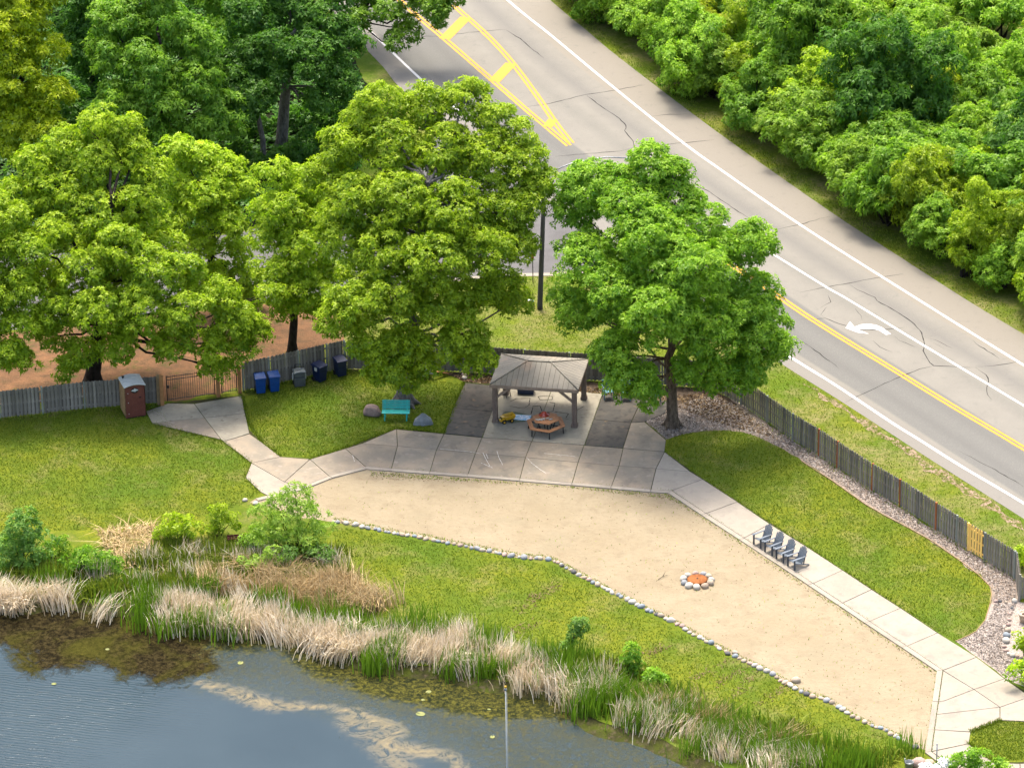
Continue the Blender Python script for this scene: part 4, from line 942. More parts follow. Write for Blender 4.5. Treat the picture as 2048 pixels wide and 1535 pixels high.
tan = [(520, 1190, 60, 16, 260), (600, 1190, 60, 18, 420), (660, 1195, 60, 20, 520), (710, 1210, 50, 18, 420), (740, 1225, 30, 16, 220), (560, 1165, 50, 14, 180), (420, 1180, 50, 16, 160), (480, 1160, 50, 14, 160), (640, 1165, 50, 10, 160), (690, 1170, 40, 10, 120), (1330, 1425, 60, 14, 200), (1430, 1455, 60, 14, 200), (1540, 1490, 60, 14, 200)]
PT, TL = clumps([(x, y, rx, ry, n * 1.3) for x, y, rx, ry, n in tan], rng, 0, .4)
blades('tan_grass', PT, 1.35, .042, M['blade_tan'], rng, .3, TL, (.1, 1.0), 0, 2)
weeds = [(300, 1130, 80, 16, 700), (400, 1130, 80, 18, 900), (470, 1130, 60, 18, 700), (380, 1165, 80, 14, 800), (300, 1180, 60, 14, 600), (240, 1175, 50, 14, 400), (200, 1190, 50, 10, 400), (130, 1150, 60, 10, 400), (520, 1150, 60, 14, 600), (600, 1150, 60, 14, 500), (450, 1100, 60, 12, 600), (600, 1115, 50, 10, 400), (680, 1230, 60, 14, 400), (350, 1100, 50, 8, 300), (1300, 1400, 80, 12, 500), (1420, 1440, 80, 14, 600), (1500, 1465, 80, 14, 600), (1600, 1500, 80, 14, 600), (1180, 1345, 60, 12, 400), (1720, 1525, 60, 12, 500), (60, 1150, 60, 8, 300)]
blades('bank_weeds', clumps(weeds, rng, 0), .75, .085, M['weed'], rng, .5, (0, 0), (0, 1), 0, 2)
straw = sample_poly([tuple(p[:2]) for p in GP([(195, 1065), (310, 1050), (330, 1085), (300, 1125), (250, 1140), (215, 1105)])], 900, rng)
blades('straw', straw, .5, .05, M['blade_tan'], rng, 1.6, (0, 0), (.2, 1), .02, 2)
stalks = clumps([(x, y, 60, 16, 90) for x, y in ((300, 1120), (400, 1120), (480, 1130), (560, 1150), (640, 1150), (430, 1170), (330, 1170), (250, 1170), (150, 1165), (520, 1110))], rng, 0)
blades('pale_stalks', stalks, 1.2, .04, M['blade_dry'], rng, .35, (0, 0), (0, 1), 0, 2)
straw2 = sample_poly([tuple(p[:2]) for p in GP([(300, 1080), (520, 1090), (680, 1120), (740, 1200), (560, 1200), (300, 1180)])], 2200, rng)
blades('straw', straw2, .5, .04, M['blade_tan'], rng, 1.4, (0, 0), (.1, 1), .02, 2)
# short mown grass over the lawns, and the strays along edges
LAWNS = [[(-60, 842), (320, 815), (355, 862), (447, 886), (500, 925), (488, 956), (520, 985), (480, 1010), (420, 1030), (330, 1055), (-60, 1065)], [(500, 795), (690, 745), (928, 768), (886, 864), (793, 855), (690, 893), (620, 915), (563, 911), (525, 882), (502, 848)],
         [(660, 1052), (846, 1082), (1037, 1120), (1120, 1134), (1214, 1187), (1404, 1285), (1558, 1362), (1705, 1438), (1840, 1503), (1800, 1530), (1600, 1480), (1300, 1380), (1100, 1310), (900, 1270), (760, 1235), (700, 1150)], LAWN_EDGE + [(1801, 1213), (1685, 1138), (1540, 1046), (1420, 964), (1332, 903)],
         [(1340, 600), (1545, 718), (1782, 869), (2048, 1040), (2060, 1150), (1914, 1078), (1744, 974), (1534, 838), (1420, 770), (980, 742), (750, 735), (720, 600), (1110, 552)], [(1945, 1463), (2000, 1441), (2060, 1442), (2060, 1520), (1990, 1520), (1942, 1484)]]
PG = np.concatenate([sample_poly([tuple(p[:2]) for p in GP(L)], n_, rng) for L, n_ in zip(LAWNS, (26000, 15000, 24000, 20000, 26000, 3500))])
blades('grass', PG, .10, .045, M['blade_grass'], rng, .7, (0, 0), (0, 1), 0.0, 1)
far = sample_poly([tuple(p[:2]) for p in GP([(1105, 0), (1240, 117), (1430, 261), (1660, 423), (1940, 604), (2060, 672), (2060, 640), (1900, 540), (1680, 400), (1420, 225), (1230, 85), (1140, 0)])], 5000, rng)
blades('grass', far, .13, .05, M['weed'], rng, .7, (0, 0), (0, 1), 0.0, 1)
# ------------------------------------------------------------------ fences and gates
PICKET = {}
def picket_mesh(h, mat, w=.135):
    key = (round(h, 2), mat.name)
    if key not in PICKET:
        mb = MB(); hw, tk = w / 2, .009
        prof = [(-hw, 0), (hw, 0), (hw, h - .05), (hw * .55, h), (-hw * .55, h), (-hw, h - .05)]     # dog-eared board
        n = len(prof)
        mb.add([(x, -tk, z) for x, z in prof] + [(x, tk, z) for x, z in prof], [tuple(range(n)), tuple(reversed(range(n, 2 * n)))] + [((i + 1) % n, i, n + i, n + (i + 1) % n) for i in range(n)])
        PICKET[key] = mb.mesh('picket', mat)
    return PICKET[key]

def fence(name, posts, h, label, mat, post_mats, spacing=.205, special=None, rail_mat=None):
    P = [G(*p) for p in posts]
    e = empty(name, P[0], 0, label, 'fence', 'board fences round the yard'); o0 = P[0]
    for i, p in enumerate(P):
        mb = MB().box((0, 0, (h + .06) / 2 - .05), (.10, .10, h + .16))
        o = mb.build('post', post_mats[i % len(post_mats)], e, .006); o.location = p - o0 + Vector((0, 0, 0))
        d_ = (P[min(i + 1, len(P) - 1)] - P[max(i - 1, 0)])
        o.rotation_euler = (random.uniform(-.015, .015), random.uniform(-.015, .015), math.atan2(d_.y, d_.x))
    for i, (a, c) in enumerate(zip(P, P[1:])):
        d_ = (c - a); L = d_.length; u = d_.normalized(); nn = Vector((-u.y, u.x, 0)); ang = math.atan2(u.y, u.x)
        for zr in (.22, h * .5, h - .22):
            s_, q_ = a - o0 + u * .052, c - o0 - u * .052
            MB().bar(s_ + Vector((0, 0, zr)), q_ + Vector((0, 0, zr + random.uniform(-.02, .02))), .036, .085).build('rail', (special or {}).get(i, (None, rail_mat or mat))[1] or mat, e)
        k = int((L - .16) / spacing)
        for side in (-1, 1):
            for j in range(k + (1 if side < 0 else 0)):
                x = .08 + spacing * (j + (.5 if side > 0 else 0.02)) + .06
                if x > L - .1: continue
                pm = (special or {}).get(i, (mat, None))[0] if side < 0 else mat
                o = bpy.data.objects.new('picket', picket_mesh(h, pm or mat)); link(o, e)
                o.location = a - o0 + u * x + nn * (.030 * side) + Vector((0, 0, .04 + random.uniform(-.015, .02)))
                o.rotation_euler = (0, random.uniform(-.012, .012), ang)
    return e
W1, W2 = M['wood_grey'], M['wood_dark']
pg, pr_, pt, pl = M['post_green'], M['post_red'], M['post_tan'], M['post_pale']
fence('board_fence', [(-85, 844), (0, 836), (86, 827), (170, 817), (250, 811), (318, 806)], 1.55, 'grey weathered board fence behind the brown portable toilet', W1, [pg])
fence('board_fence', [(487, 782), (540, 770), (598, 757), (655, 744), (690, 737)], 1.65, 'grey board fence behind the row of rubbish bins', W1, [pg])
fence('board_fence', [(692, 738), (780, 739), (870, 741), (960, 746), (1050, 752), (1140, 758), (1230, 764), (1325, 770), (1418, 776)], 1.55, 'dark shaded board fence running behind the pavilion', W2, [pg])
fence('board_fence', [(1423, 777), (1482, 809), (1534, 843), (1585, 879), (1638, 911), (1674.5, 935), (1744, 980), (1800, 1012), (1836, 1035), (1872, 1059), (1913, 1084), (1937, 1100), (1969, 1119), (2029, 1156)], 1.5,
      'long grey board fence along the road with red posts and one new yellow panel', W2, [pg, pg, pg, pg, pr_, pr_, pr_, pr_, W2, pr_, pg, M['wood_new'], pg, pg], special={11: (M['wood_new'], M['wood_new'])}, rail_mat=M['rail_end'])
fence('board_fence', [(2032, 1158), (2038, 1202)], 1.45, 'short fence return at the right edge by the pale gravel', W1, [pg, W1])
fence('board_fence', [(2041, 1197), (2095, 1190)], 1.2, 'low dark fence panel cut off by the right picture edge', W2, [W2])
# iron gates
def iron_gate(a, c, h, label):
    A, C_ = G(*a), G(*c); u = (C_ - A).normalized(); L = (C_ - A).length
    e = empty('iron_gate', A, math.atan2(u.y, u.x), label, 'gate', 'black iron gates to the yard')
    bar_me = MB().box((0, 0, h / 2), (.018, .018, h)).mesh('bar', M['iron'])
    for z in (.12, h - .22, h - .04):
        MB().bar((.03, 0, z), (L - .03, 0, z), .03, .03).build('rail', M['iron'], e)
    for x in (.03, L - .03):
        MB().box((x, 0, h / 2 + .04), (.05, .05, h)).build('stile', M['iron'], e)
    k = int(L / .115)
    for j in range(1, k):
        o = link(bpy.data.objects.new('bar', bar_me), e); o.location = (L * j / k, 0, .05)
    MB().box((.10, -.04, .9), (.09, .06, .16)).build('latch', M['iron'], e)
    return e
iron_gate((334, 803), (431, 790), 1.5, 'wide black iron gate at the top of the path')
iron_gate((443, 788), (475, 783), 1.5, 'narrow black iron gate next to the wide gate')
for px, mt, hh, lab in (((325, 811), 'post_tan', 1.75, 'thick orange-brown gate post beside the wide iron gate'), ((437, 793), 'post_tan', 1.45, 'orange-brown gate post between wide and narrow gates'), ((480, 785), 'post_tan', 1.6, 'orange-brown gate post against the fence by the blue bins'), ((318.5, 808), 'post_pale', 1.7, 'pale squared post at the fence end by the wide gate')):
    mb = MB().box((0, 0, hh / 2 - .1), (.19, .19, hh + .2)).box((0, 0, hh + .03), (.21, .21, .05), None, (.6, .6))
    tag(mb.build('gate_post', M[mt], None, .01), lab, 'post', 'posts of the yard gates').location = G(*px)

# ------------------------------------------------------------------ stones
STONE_MATS = [surf('stone_' + n_, [c, (tuple(x * .72 for x in c), 5, .4, .65), (tuple(min(.85, x * 1.25) for x in c), 13, .55, .75)], .85, (18, .35, .02), .3, rnd=.12) for n_, c in (('white', (.60, .55, .46)), ('cream', (.56, .46, .34)), ('grey', (.36, .37, .37)), ('blue', (.34, .38, .40)), ('pink', (.54, .39, .32)), ('dark', (.17, .165, .16)), ('buff', (.52, .41, .30)))]
def rock_mesh(seed, mat, sub=2, rough=.16, boxy=0.0):
    import bmesh
    r = np.random.default_rng(seed)
    bm = bmesh.new(); bmesh.ops.create_icosphere(bm, subdivisions=sub, radius=1.0)
    pl_ = [(Vector(unit(r, 1)[0]), r.uniform(.72, .95)) for _ in range(9)]
    for v_ in bm.verts:
        p = v_.co.copy()
        for nrm_, dd in pl_:                       # flat broken faces
            k = p.dot(nrm_)
            if k > dd: p -= nrm_ * (k - dd) * (.55 + boxy)
        v_.co = p * (1 + r.normal(0, rough * .12))
    me = bpy.data.meshes.new('stone'); bm.to_mesh(me); bm.free()
    for f_ in me.polygons: f_.use_smooth = True
    me.materials.append(mat); return me
ROCKS = [[rock_mesh(200 + 10 * i + j, m_) for j in range(3)] for i, m_ in enumerate(STONE_MATS)]
def put_stone(parent, loc, size, mi, r, name='stone'):
    o = link(bpy.data.objects.new(name, ROCKS[mi][int(r.integers(0, 3))]), parent)
    o.location = loc; o.scale = size; o.rotation_euler = (r.uniform(-.25, .25), r.uniform(-.25, .25), r.uniform(0, 6.28))
    return o
r = np.random.default_rng(3)
border = empty('stone_border', G(*STONES[0]), 0, 'long curved row of pale field stones between sand and strip lawn', 'stone border')
SL = smooth_line(GP(STONES), 6); acc = 0; nxt = 0
for a, c in zip(SL, SL[1:]):
    d_ = c - a; L = d_.length
    while nxt <= acc + L:
        p = a + d_ * ((nxt - acc) / L)
        s_ = r.uniform(.09, .19)
        mi = int(r.choice(7, p=[.32, .17, .15, .08, .14, .02, .12]))
        put_stone(border, p - border.location + Vector((r.normal(0, .035), r.normal(0, .035), s_ * .25)), (s_ * r.uniform(.95, 1.35), s_ * r.uniform(.8, 1.05), s_ * r.uniform(.68, .9)), mi, r)
        nxt += s_ * 1.9 + r.uniform(0, .12)
    acc += L
pit = empty('fire_pit', G(1394.7, 1162), 0, 'ring of white stones round a rusty steel fire pit lid in the sand', 'fire pit')
M['rust'] = surf('rusty_steel', [(.33, .13, .045), ((.24, .085, .03), 3, .4, .65), ((.42, .20, .09), 9, .55, .75)], .8, (20, .2, .01), .3)
MB().lathe([(.48, 0), (.48, .11), (.45, .12)], n=28).build('fire_ring', M['rust'], pit)
lid = MB().lathe([(.50, .122), (.50, .135), (.40, .152), (.1, .165)], n=28).build('lid', M['rust'], pit)
MB().lathe([(.035, .16), (.035, .195), (.02, .2)], n=10).build('lid_knob', M['iron'], lid)
for k, (ang, mi, s_) in enumerate(((-95, 0, .25), (-60, 6, .25), (-25, 1, .24), (5, 0, .2), (35, 1, .2), (62, 2, .2), (95, 4, .2), (130, 0, .2), (165, 0, .23), (200, 2, .22), (232, 0, .26))):
    a_ = math.radians(ang); put_stone(pit, (.70 * math.cos(a_), .70 * math.sin(a_), s_ * .32), (s_ * .92, s_ * .78, s_ * .7), mi, r)
b_ = bpy.data.objects.new('boulder', rock_mesh(301, surf('pink_granite', [(.36, .26, .22), ((.25, .18, .16), 3, .4, .65), ((.45, .36, .30), 7, .55, .75)], .85, (9, .5, .04)), 3, .35, .42)); link(b_)
b_.location = G(744, 829) + Vector((0, 0, .22)); b_.scale = (.56, .36, .36); b_.rotation_euler = (.1, .1, -.25); tag(b_, 'pinkish oblong boulder on the lawn left of the teal bench', 'boulder', 'boulders beside the bench')
mb = MB(); pts = [(-.56, -.22), (.02, -.34), (.56, -.24), (.52, .22), (0, .36), (-.5, .2)]
mb.add([(x, y, -.05) for x, y in pts] + [(x * .82 , y * .85, .22) for x, y in pts] + [(-.02, .04, .62), (.10, .08, .56)], [(0, 1, 7, 6), (1, 2, 8, 7), (2, 3, 9, 8), (3, 4, 10, 9), (4, 5, 11, 10), (5, 0, 6, 11), (6, 7, 12), (7, 8, 13, 12), (8, 9, 13), (9, 10, 13), (10, 11, 12, 13), (11, 6, 12)])
b_ = mb.build('boulder', surf('grey_granite', [(.27, .29, .29), ((.20, .215, .22), 4, .4, .65), ((.36, .38, .37), 9, .55, .75)], .85, (9, .5, .04)), None, .05); b_.location = G(846, 846); b_.rotation_euler = (0, 0, .05)
tag(b_, 'grey pointed boulder on the lawn right of the teal bench', 'boulder', 'boulders beside the bench')
for i, (px, sz, mi, lab) in enumerate((((490, 1001), .13, 0, 'white stone on the lawn at the left end of the kerb'), ((512, 1008), .15, 0, 'white stone half hidden by the willow shrub near the kerb end'), ((929, 757), .15, 0, 'white rounded stone at the back corner of the dark slab'), ((928, 751), .16, 4, 'reddish stone behind the white one by the back fence'), ((1838, 1530), .34, 4, 'big brown-pink boulder at the bottom edge beside the grey pail'), ((1858, 1530), .26, 6, 'smaller pink boulder at the bottom edge by the post'), ((1592, 1362), .2, 1, 'cream stone lying in the sand beside the border row'), ((1470, 1306), .13, 1, 'small cream stone just inside the sand near the border'))):
    o = put_stone(None, G(*px) + Vector((0, 0, sz * .4)), (sz * 1.2, sz, sz * .85), mi, r, 'loose_stone'); tag(o, lab, 'stone')
row = empty('stone_row', G(2029, 1205), 0, 'curved row of mixed stones edging the pale gravel at the right', 'stone border')
for px, py, s_, mi in ((2029, 1203, .17, 0), (2024, 1216, .1, 5), (2020, 1228, .1, 4), (2019, 1240, .12, 4), (2017, 1250, .13, 4), (2015, 1262, .18, 1), (2013, 1272, .2, 3), (2012, 1283, .22, 0), (2009, 1294, .12, 4), (2012, 1302, .14, 4), (2018, 1308, .12, 0), (2026, 1312, .16, 0), (2035, 1314, .13, 4), (2042, 1317, .12, 1), (1992, 1203, .12, 4), (2000, 1203, .1, 5), (2012, 1205, .1, 1)):
    p = G(px, py); put_stone(row, p - row.location + Vector((0, 0, s_ * .4)), (s_, s_ * .9, s_ * .8), mi, r)
# loose gravel, litter and weeds on the surfaces (uncountable)
def flakes(name, polys, n, size, mat, rg, z=.02, lift=.0, tint=(0, 1)):
    P = np.concatenate([sample_poly([tuple(p[:2]) for p in GP(L)], k, rg) for L, k in zip(polys, n)])
    N_ = len(P); C_ = np.column_stack([P, np.full(N_, z)])
    nn = unit(rg, N_); nn[:, 2] = np.abs(nn[:, 2]) + lift; nn /= np.linalg.norm(nn, axis=1, keepdims=True)
    u_ = np.cross(nn, unit(rg, N_)); u_ /= np.linalg.norm(u_, axis=1, keepdims=True); v_ = np.cross(nn, u_)
    s_ = size * rg.uniform(.5, 1.5, (N_, 1))
    V = np.stack([C_ - u_ * s_, C_ - v_ * s_ * .7, C_ + u_ * s_, C_ + v_ * s_ * .7], 1).reshape(-1, 3); V[:, 2] = np.maximum(V[:, 2], z - .012)
    return stuff(link(bpy.data.objects.new(name, np_mesh(name, V, np.arange(N_ * 4).reshape(-1, 4), mat, {'tint': ('FACE', rg.uniform(*tint, N_))}))))
rg = np.random.default_rng(8)
bedL = [(1300, 845), (1335, 876), (1380, 863), (1481, 858), (1567, 896), (1666, 958), (1768, 1026), (1866, 1079), (1957, 1145), (1990, 1185), (1985, 1203), (2034, 1200), (2028, 1160), (1914, 1090), (1800, 1018), (1674, 941), (1534, 850), (1478, 814), (1430, 790), (1350, 810)]
paleL = [(1990, 1207), (2034, 1205), (2012, 1260), (2008, 1300), (2030, 1318), (2060, 1325), (2060, 1372), (2010, 1352), (1958, 1312), (1916, 1283), (1945, 1270), (1975, 1240)]
flakes('gravel', [bedL, paleL, [(1292, 843), (1333, 877), (1400, 861), (1390, 835), (1340, 826)]], (11000, 5200, 3200), .042, M['pebble'], rg, .03, .3)
flakes('leaf_litter_flakes', [[(1000, 760), (1205, 778), (1330, 795), (1420, 785), (1478, 812), (1560, 885), (1520, 868), (1430, 845), (1380, 825), (1340, 810), (1210, 790), (1000, 770)], [(895, 746), (980, 752), (990, 768), (930, 764)]], (2600, 500), .06, M['litter'], rg, .03)
SANDP = [(560, 1000), (730, 945), (1340, 992), (1480, 1085), (1870, 1345), (1850, 1490), (1800, 1470), (1570, 1355), (1290, 1212), (1110, 1115), (850, 1068), (680, 1040)]
flakes('sand_litter', [SANDP, [(740, 942), (1340, 988), (1345, 1000), (1100, 975), (740, 958)], [(1345, 985), (1880, 1342), (1868, 1350), (1330, 996)]], (900, 600, 600), .026, M['litter'], rg, .018, .0, (0, .6))
edge1 = [(a[0], a[1]) for a in STONES]
wp = np.concatenate([sample_poly([tuple(p[:2]) for p in GP(L)], k, rg) for L, k in ((SANDP, 500), ([(740, 942), (1340, 988), (1345, 998), (1100, 972), (740, 952)], 700), ([(1345, 985), (1880, 1342), (1870, 1347), (1335, 994)], 900), ([(a, b_2 - 9) for a, b_2 in STONES] + [(a, b_2 - 1) for a, b_2 in STONES[::-1]], 2200), ([(1870, 1345), (1884, 1342), (1860, 1500), (1852, 1498)], 250))])
blades('sand_weeds', wp, .09, .05, M['weed'], rg, .8, (0, 0), (0, .9), 0.006, 1)
def along(lines, n, w):
    out = []
    for Ln in lines:
        pts = resample(GP(Ln), .1); idx = rg.integers(0, len(pts), n); out.append(np.array([(pts[i].x, pts[i].y) for i in idx]) + rg.normal(0, w, (n, 2)))
    return np.concatenate(out)
jw = along([KERB[11:20], KERB[19:23]], 420, .025)
blades('joint_weeds', np.concatenate([jw, along([KERB[3:12]], 260, .03), along([t[2:6], [(1205, 787), (1187, 838), (1169, 889)], [(965, 874), (1001, 771)]], 60, .04)]), .07, .035, M['weed'], rg, .7, (0, 0), (0, .7), .03, 1)
blades('edge_grass', along([[(1329, 903), (1420, 965), (1540, 1046), (1685, 1138), (1801, 1213), (1911, 1281)], [(620, 917), (690, 895), (793, 856), (889, 865)], [(561, 912), (523, 883), (499, 850), (484, 792)], [(304, 847), (356, 860), (447, 884), (503, 926), (491, 955), (520, 984)], [(889, 866), (930, 765)], [(1941, 1463), (2000, 1440)], [(1938, 1486), (1958, 1505), (1990, 1525)]], 700, .07), .14, .05, M['blade_grass'], rg, .5, (0, 0), (0, 1), 0.0, 1)
blades('fence_weeds', np.concatenate([along([[(-85, 846), (318, 809)], [(487, 785), (690, 740)]], 500, .12), along([[(1534, 845), (1744, 983), (1913, 1087), (2029, 1159)]], 500, .15)]), .22, .05, M['weed'], rg, .5, (0, 0), (0, .8), 0.0, 1)
tracks = along([[(1080, 1245), (1010, 1268)], [(1120, 1170), (1060, 1195)], [(1470, 1318), (1380, 1362)], [(1490, 1335), (1440, 1365)], [(1510, 1345), (1462, 1398)], [(1570, 1370), (1518, 1408)], [(1330, 1290), (1295, 1312)], [(1080, 1190), (1040, 1225)]], 110, .2)
blades('worn_track_straw', tracks, .10, .05, M['litter'], rg, 1.5, (0, 0), (.2, .9), 0.012, 1)
# lily pads and floating reed stems
M['lily'] = surf('lily_pad', [(.17, .20, .03), ((.22, .22, .05), 4, .4, .6)], .5)
for i, (px, py, s_, lab) in enumerate(((215, 1298, .16, 'small yellow lily pad alone in the middle of the brown weed mat'), (481, 1325, .24, 'yellow-green lily pad on the blue-grey water below the pale reeds'), (841, 1427, .34, 'largest pale green lily pad, above the scum streak'), (857, 1383, .22, 'yellow lily pad just below the green reed tuft'),
        (846, 1399, .15, 'small yellow lily pad between the largest pad and the reed tuft'), (108, 1367, .18, 'lily pad lowest and furthest left on the dark water'), (985, 1473, .2, 'pale bluish lily pad left of the flagpole'), (978, 1418, .13, 'tiny lily pad left of the flagpole top'))):
    pts = [(s_ * math.cos(a_), s_ * .85 * math.sin(a_)) for a_ in np.linspace(.25, 6.1, 14)] + [(0, 0)]
    pts = [(x * .68, y * .68) for x, y in pts]
    o = MB().prism(pts, 0, .008).build('lily_pad', M['lily']); o.location = G(px, py, WATER_Z) + Vector((0, 0, .012)); o.rotation_euler = (0, 0, i * 1.3)
    tag(o, lab, 'lily pad', 'lily pads on the pond')
# ------------------------------------------------------------------ pavilion and what stands in it
M['timber'] = surf('brown_timber', [(.24, .18, .14), ((.17, .128, .10), 4, .4, .65), ((.31, .245, .20), 11, .55, .75)], .8, (25, .3, .01), .25, vec_scale=(3, 3, .7))
M['timber_sunlit'] = surf('sunlit_fascia', [(.38, .29, .215), ((.29, .22, .16), 5, .4, .65)], .8, None, .25)  # paler copy of the timber: sunlight on the front put into the colour
M['roof_metal'] = surf('dull_roof_panels', [(.30, .262, .195), ((.25, .22, .165), 1.2, .4, .62), ((.44, .31, .20), .75, .55, .68), ((.215, .195, .15), 3, .56, .8)], .6, (30, .1, .01), .4, rnd=.05)
PAV_O, PAV_R = G(1070, 849), math.radians(-10)
pav = empty('pavilion', PAV_O, PAV_R, 'small timber pavilion with hipped panelled metal roof over the patio', 'pavilion')
for x, y in ((-2.1, 0), (2.1, 0), (-2.1, 3.2), (2.1, 3.2)):
    p = MB().box((x, y, 1.08), (.25, .25, 2.1)).build('post', M['timber'], pav, .01)
    MB().box((x, y, .10), (.33, .33, .22)).build('base', M['timber'], p, .01)
    sx, sy = (-1 if x > 0 else 1), (1 if y < 1 else -1)
    MB().bar((x + sx * .10, y, 1.50), (x + sx * .78, y, 2.06), .12, .10, (0, 1, 0)).build('brace', M['timber_sunlit'] if y < 1 else M['timber'], pav)
    MB().bar((x, y + sy * .10, 1.50), (x, y + sy * .72, 2.06), .12, .10, (1, 0, 0)).build('brace', M['timber'], pav)
EH, E = 2.14, dict(x=2.33, y0=-.2, y1=3.42)
for y in (0, 3.2): MB().box((0, y, 2.205), (4.4, .16, .13)).build('beam', M['timber'], pav, .008)
for x in (-2.1, 2.1): MB().box((x, 1.6, 2.207), (.158, 3.02, .12)).build('beam', M['timber'], pav, .008)
MB().box((0, E['y0'] - .02, 2.21), (2 * E['x'] + .04, .045, .16)).build('fascia', M['timber_sunlit'], pav, .005)
MB().box((0, E['y1'] + .02, 2.21), (2 * E['x'] + .04, .045, .16)).build('fascia', M['timber'], pav, .005)
for s_ in (-1, 1): MB().box((s_ * (E['x'] + .002), (E['y0'] + E['y1']) / 2, 2.21), (.045, E['y1'] - E['y0'] - .01, .158)).build('fascia', M['timber'], pav, .005)
RZ, RX, RY = 2.88, .62, 1.61
roof = MB()
A_, B_, C_, D_ = Vector((-E['x'], E['y0'], 2.28)), Vector((E['x'], E['y0'], 2.28)), Vector((E['x'], E['y1'], 2.28)), Vector((-E['x'], E['y1'], 2.28))
R0, R1 = Vector((-RX, RY, RZ)), Vector((RX, RY, RZ))
def roof_plane(p, q, r1, r0, n):
    """panels from eave p-q to ridge r0-r1, each panel its own piece"""
    nrm_ = (q - p).cross(r0 - p).normalized(); u = (q - p).normalized(); W = (q - p).length
    up_ = nrm_.cross(u).normalized()
    hgt_ = (r0 - p).dot(up_); a = (r0 - p).dot(u); c = (r1 - p).dot(u)
    def top(x):
        if x < a: return hgt_ * x / max(a, 1e-6)
        if x > c: return hgt_ * (W - x) / max(W - c, 1e-6)
        return hgt_
    for i in range(n):
        x0, x1 = W * i / n + .009, W * (i + 1) / n - .009
        br = [x0] + [k for k in (a, c) if x0 < k < x1] + [x1]
        pts = [(x0, 0), (x1, 0)] + [(x, max(.004, top(x))) for x in reversed(br)]
        lo_, hi_ = [], []
        for x, h in pts:
            w = p + u * x + up_ * h
            lo_.append(w + nrm_ * .004); hi_.append(w + nrm_ * .028)
        k = len(pts)
        MB().add(lo_ + hi_, [tuple(reversed(range(k))), tuple(range(k, 2 * k))] + [(j, (j + 1) % k, k + (j + 1) % k, k + j) for j in range(k)]).build('roof_panel', M['roof_metal'], pav)
M['deck_dark'] = surf('dark_roof_deck', [(.03, .028, .024)], .9)
under = MB().add([A_, B_, C_, D_, R0, R1], [(0, 1, 5, 4), (1, 2, 5), (2, 3, 4, 5), (3, 0, 4), (3, 2, 1, 0)]).build('roof_deck', M['deck_dark'], pav)
roof_plane(A_, B_, R1, R0, 17); roof_plane(C_, D_, R0, R1, 17); roof_plane(B_, C_, R1, R1, 13); roof_plane(D_, A_, R0, R0, 13)
for a_, c_ in ((A_, R0), (B_, R1), (C_, R1), (D_, R0), (R0, R1)):
    z_ = Vector((0, 0, .035)); MB().tube([a_ + z_, c_ + z_], .035, 6).build('ridge_cap', M['roof_metal'], pav)
def in_pav(x, y, z=0): 
    c_, s_ = math.cos(PAV_R), math.sin(PAV_R); return PAV_O + Vector((x * c_ - y * s_, x * s_ + y * c_, z))
SL_T = .052
M['table_wood'] = surf('orange_brown_planks', [(.50, .235, .10), ((.40, .18, .08), 5, .4, .65), ((.58, .30, .14), 12, .55, .75)], .65, (30, .2, .01), .35, rnd=.10)
tb = empty('picnic_table', G(1092, 863) + Vector((0, 0, SL_T)), math.radians(10), 'orange-brown hexagonal picnic table with attached bench ring under the pavilion', 'table')
def hexp(R_): return [Vector((R_ * math.cos(math.radians(-90 + 60 * k)), R_ * math.sin(math.radians(-90 + 60 * k)), 0)) for k in range(6)]
oh, ih = hexp(1.07), hexp(.80)
for k in range(6):
    a, b2, c, d = oh[k], oh[(k + 1) % 6], ih[(k + 1) % 6], ih[k]
    m1, m2 = a.lerp(d, .48), b2.lerp(c, .48); m3, m4 = a.lerp(d, .52), b2.lerp(c, .52)
    for q in ([a, b2, m2, m1], [m3, m4, c, d]):
        cc = sum(q, Vector()) / 4
        MB().prism([(cc + (v_ - cc) * .985)[:2] for v_ in q], .42, .465).build('bench_plank', M['table_wood'], tb)
for (ra, rb) in ((.74, .60), (.595, .46), (.455, .32), (.315, .18)):
    o_, i_ = hexp(ra), hexp(rb)
    for k in range(6):
        q = [o_[k], o_[(k + 1) % 6], i_[(k + 1) % 6], i_[k]]; cc = sum(q, Vector()) / 4
        MB().prism([(cc + (v_ - cc) * .985)[:2] for v_ in q], .72, .76).build('table_plank', M['table_wood'], tb)
MB().prism([v_[:2] for v_ in hexp(.175)], .721, .761).build('table_centre', M['table_wood'], tb)
for k in range(6):
    d = Vector((math.cos(math.radians(-90 + 60 * k)), math.sin(math.radians(-90 + 60 * k)), 0))
    MB().tube([d * .97 + Vector((0, 0, 0)), d * .94 + Vector((0, 0, .42))], .03, 6).build('leg', M['iron'], tb)
    MB().tube([d * .30 + Vector((0, 0, 0)), d * .55 + Vector((0, 0, .72))], .03, 6).build('table_leg', M['iron'], tb)
    MB().bar(d * .35 + Vector((0, 0, .39)), d * 1.0 + Vector((0, 0, .39)), .05, .045).build('strut', M['iron'], tb)
TT = tb.location + Vector((0, 0, .762))
M['red_gloss'] = surf('glossy_red', [(.42, .045, .015), ((.30, .03, .012), 6, .4, .6)], .22, None, .6)
hat = MB().lathe([(.30, 0), (.29, .02), (.17, .045), (.15, .12), (.09, .165), (.01, .175)], n=20).build('toy_helmet', M['red_gloss']); hat.location = TT + Vector((-.08, .38, 0)); tag(hat, 'glossy red rounded helmet on the hexagonal table', 'helmet')
M['cloth_white'] = surf('white_cloth', [(.62, .58, .50), ((.35, .30, .24), 8, .5, .65)], .9)
mb = MB(); rr = random.Random(4)
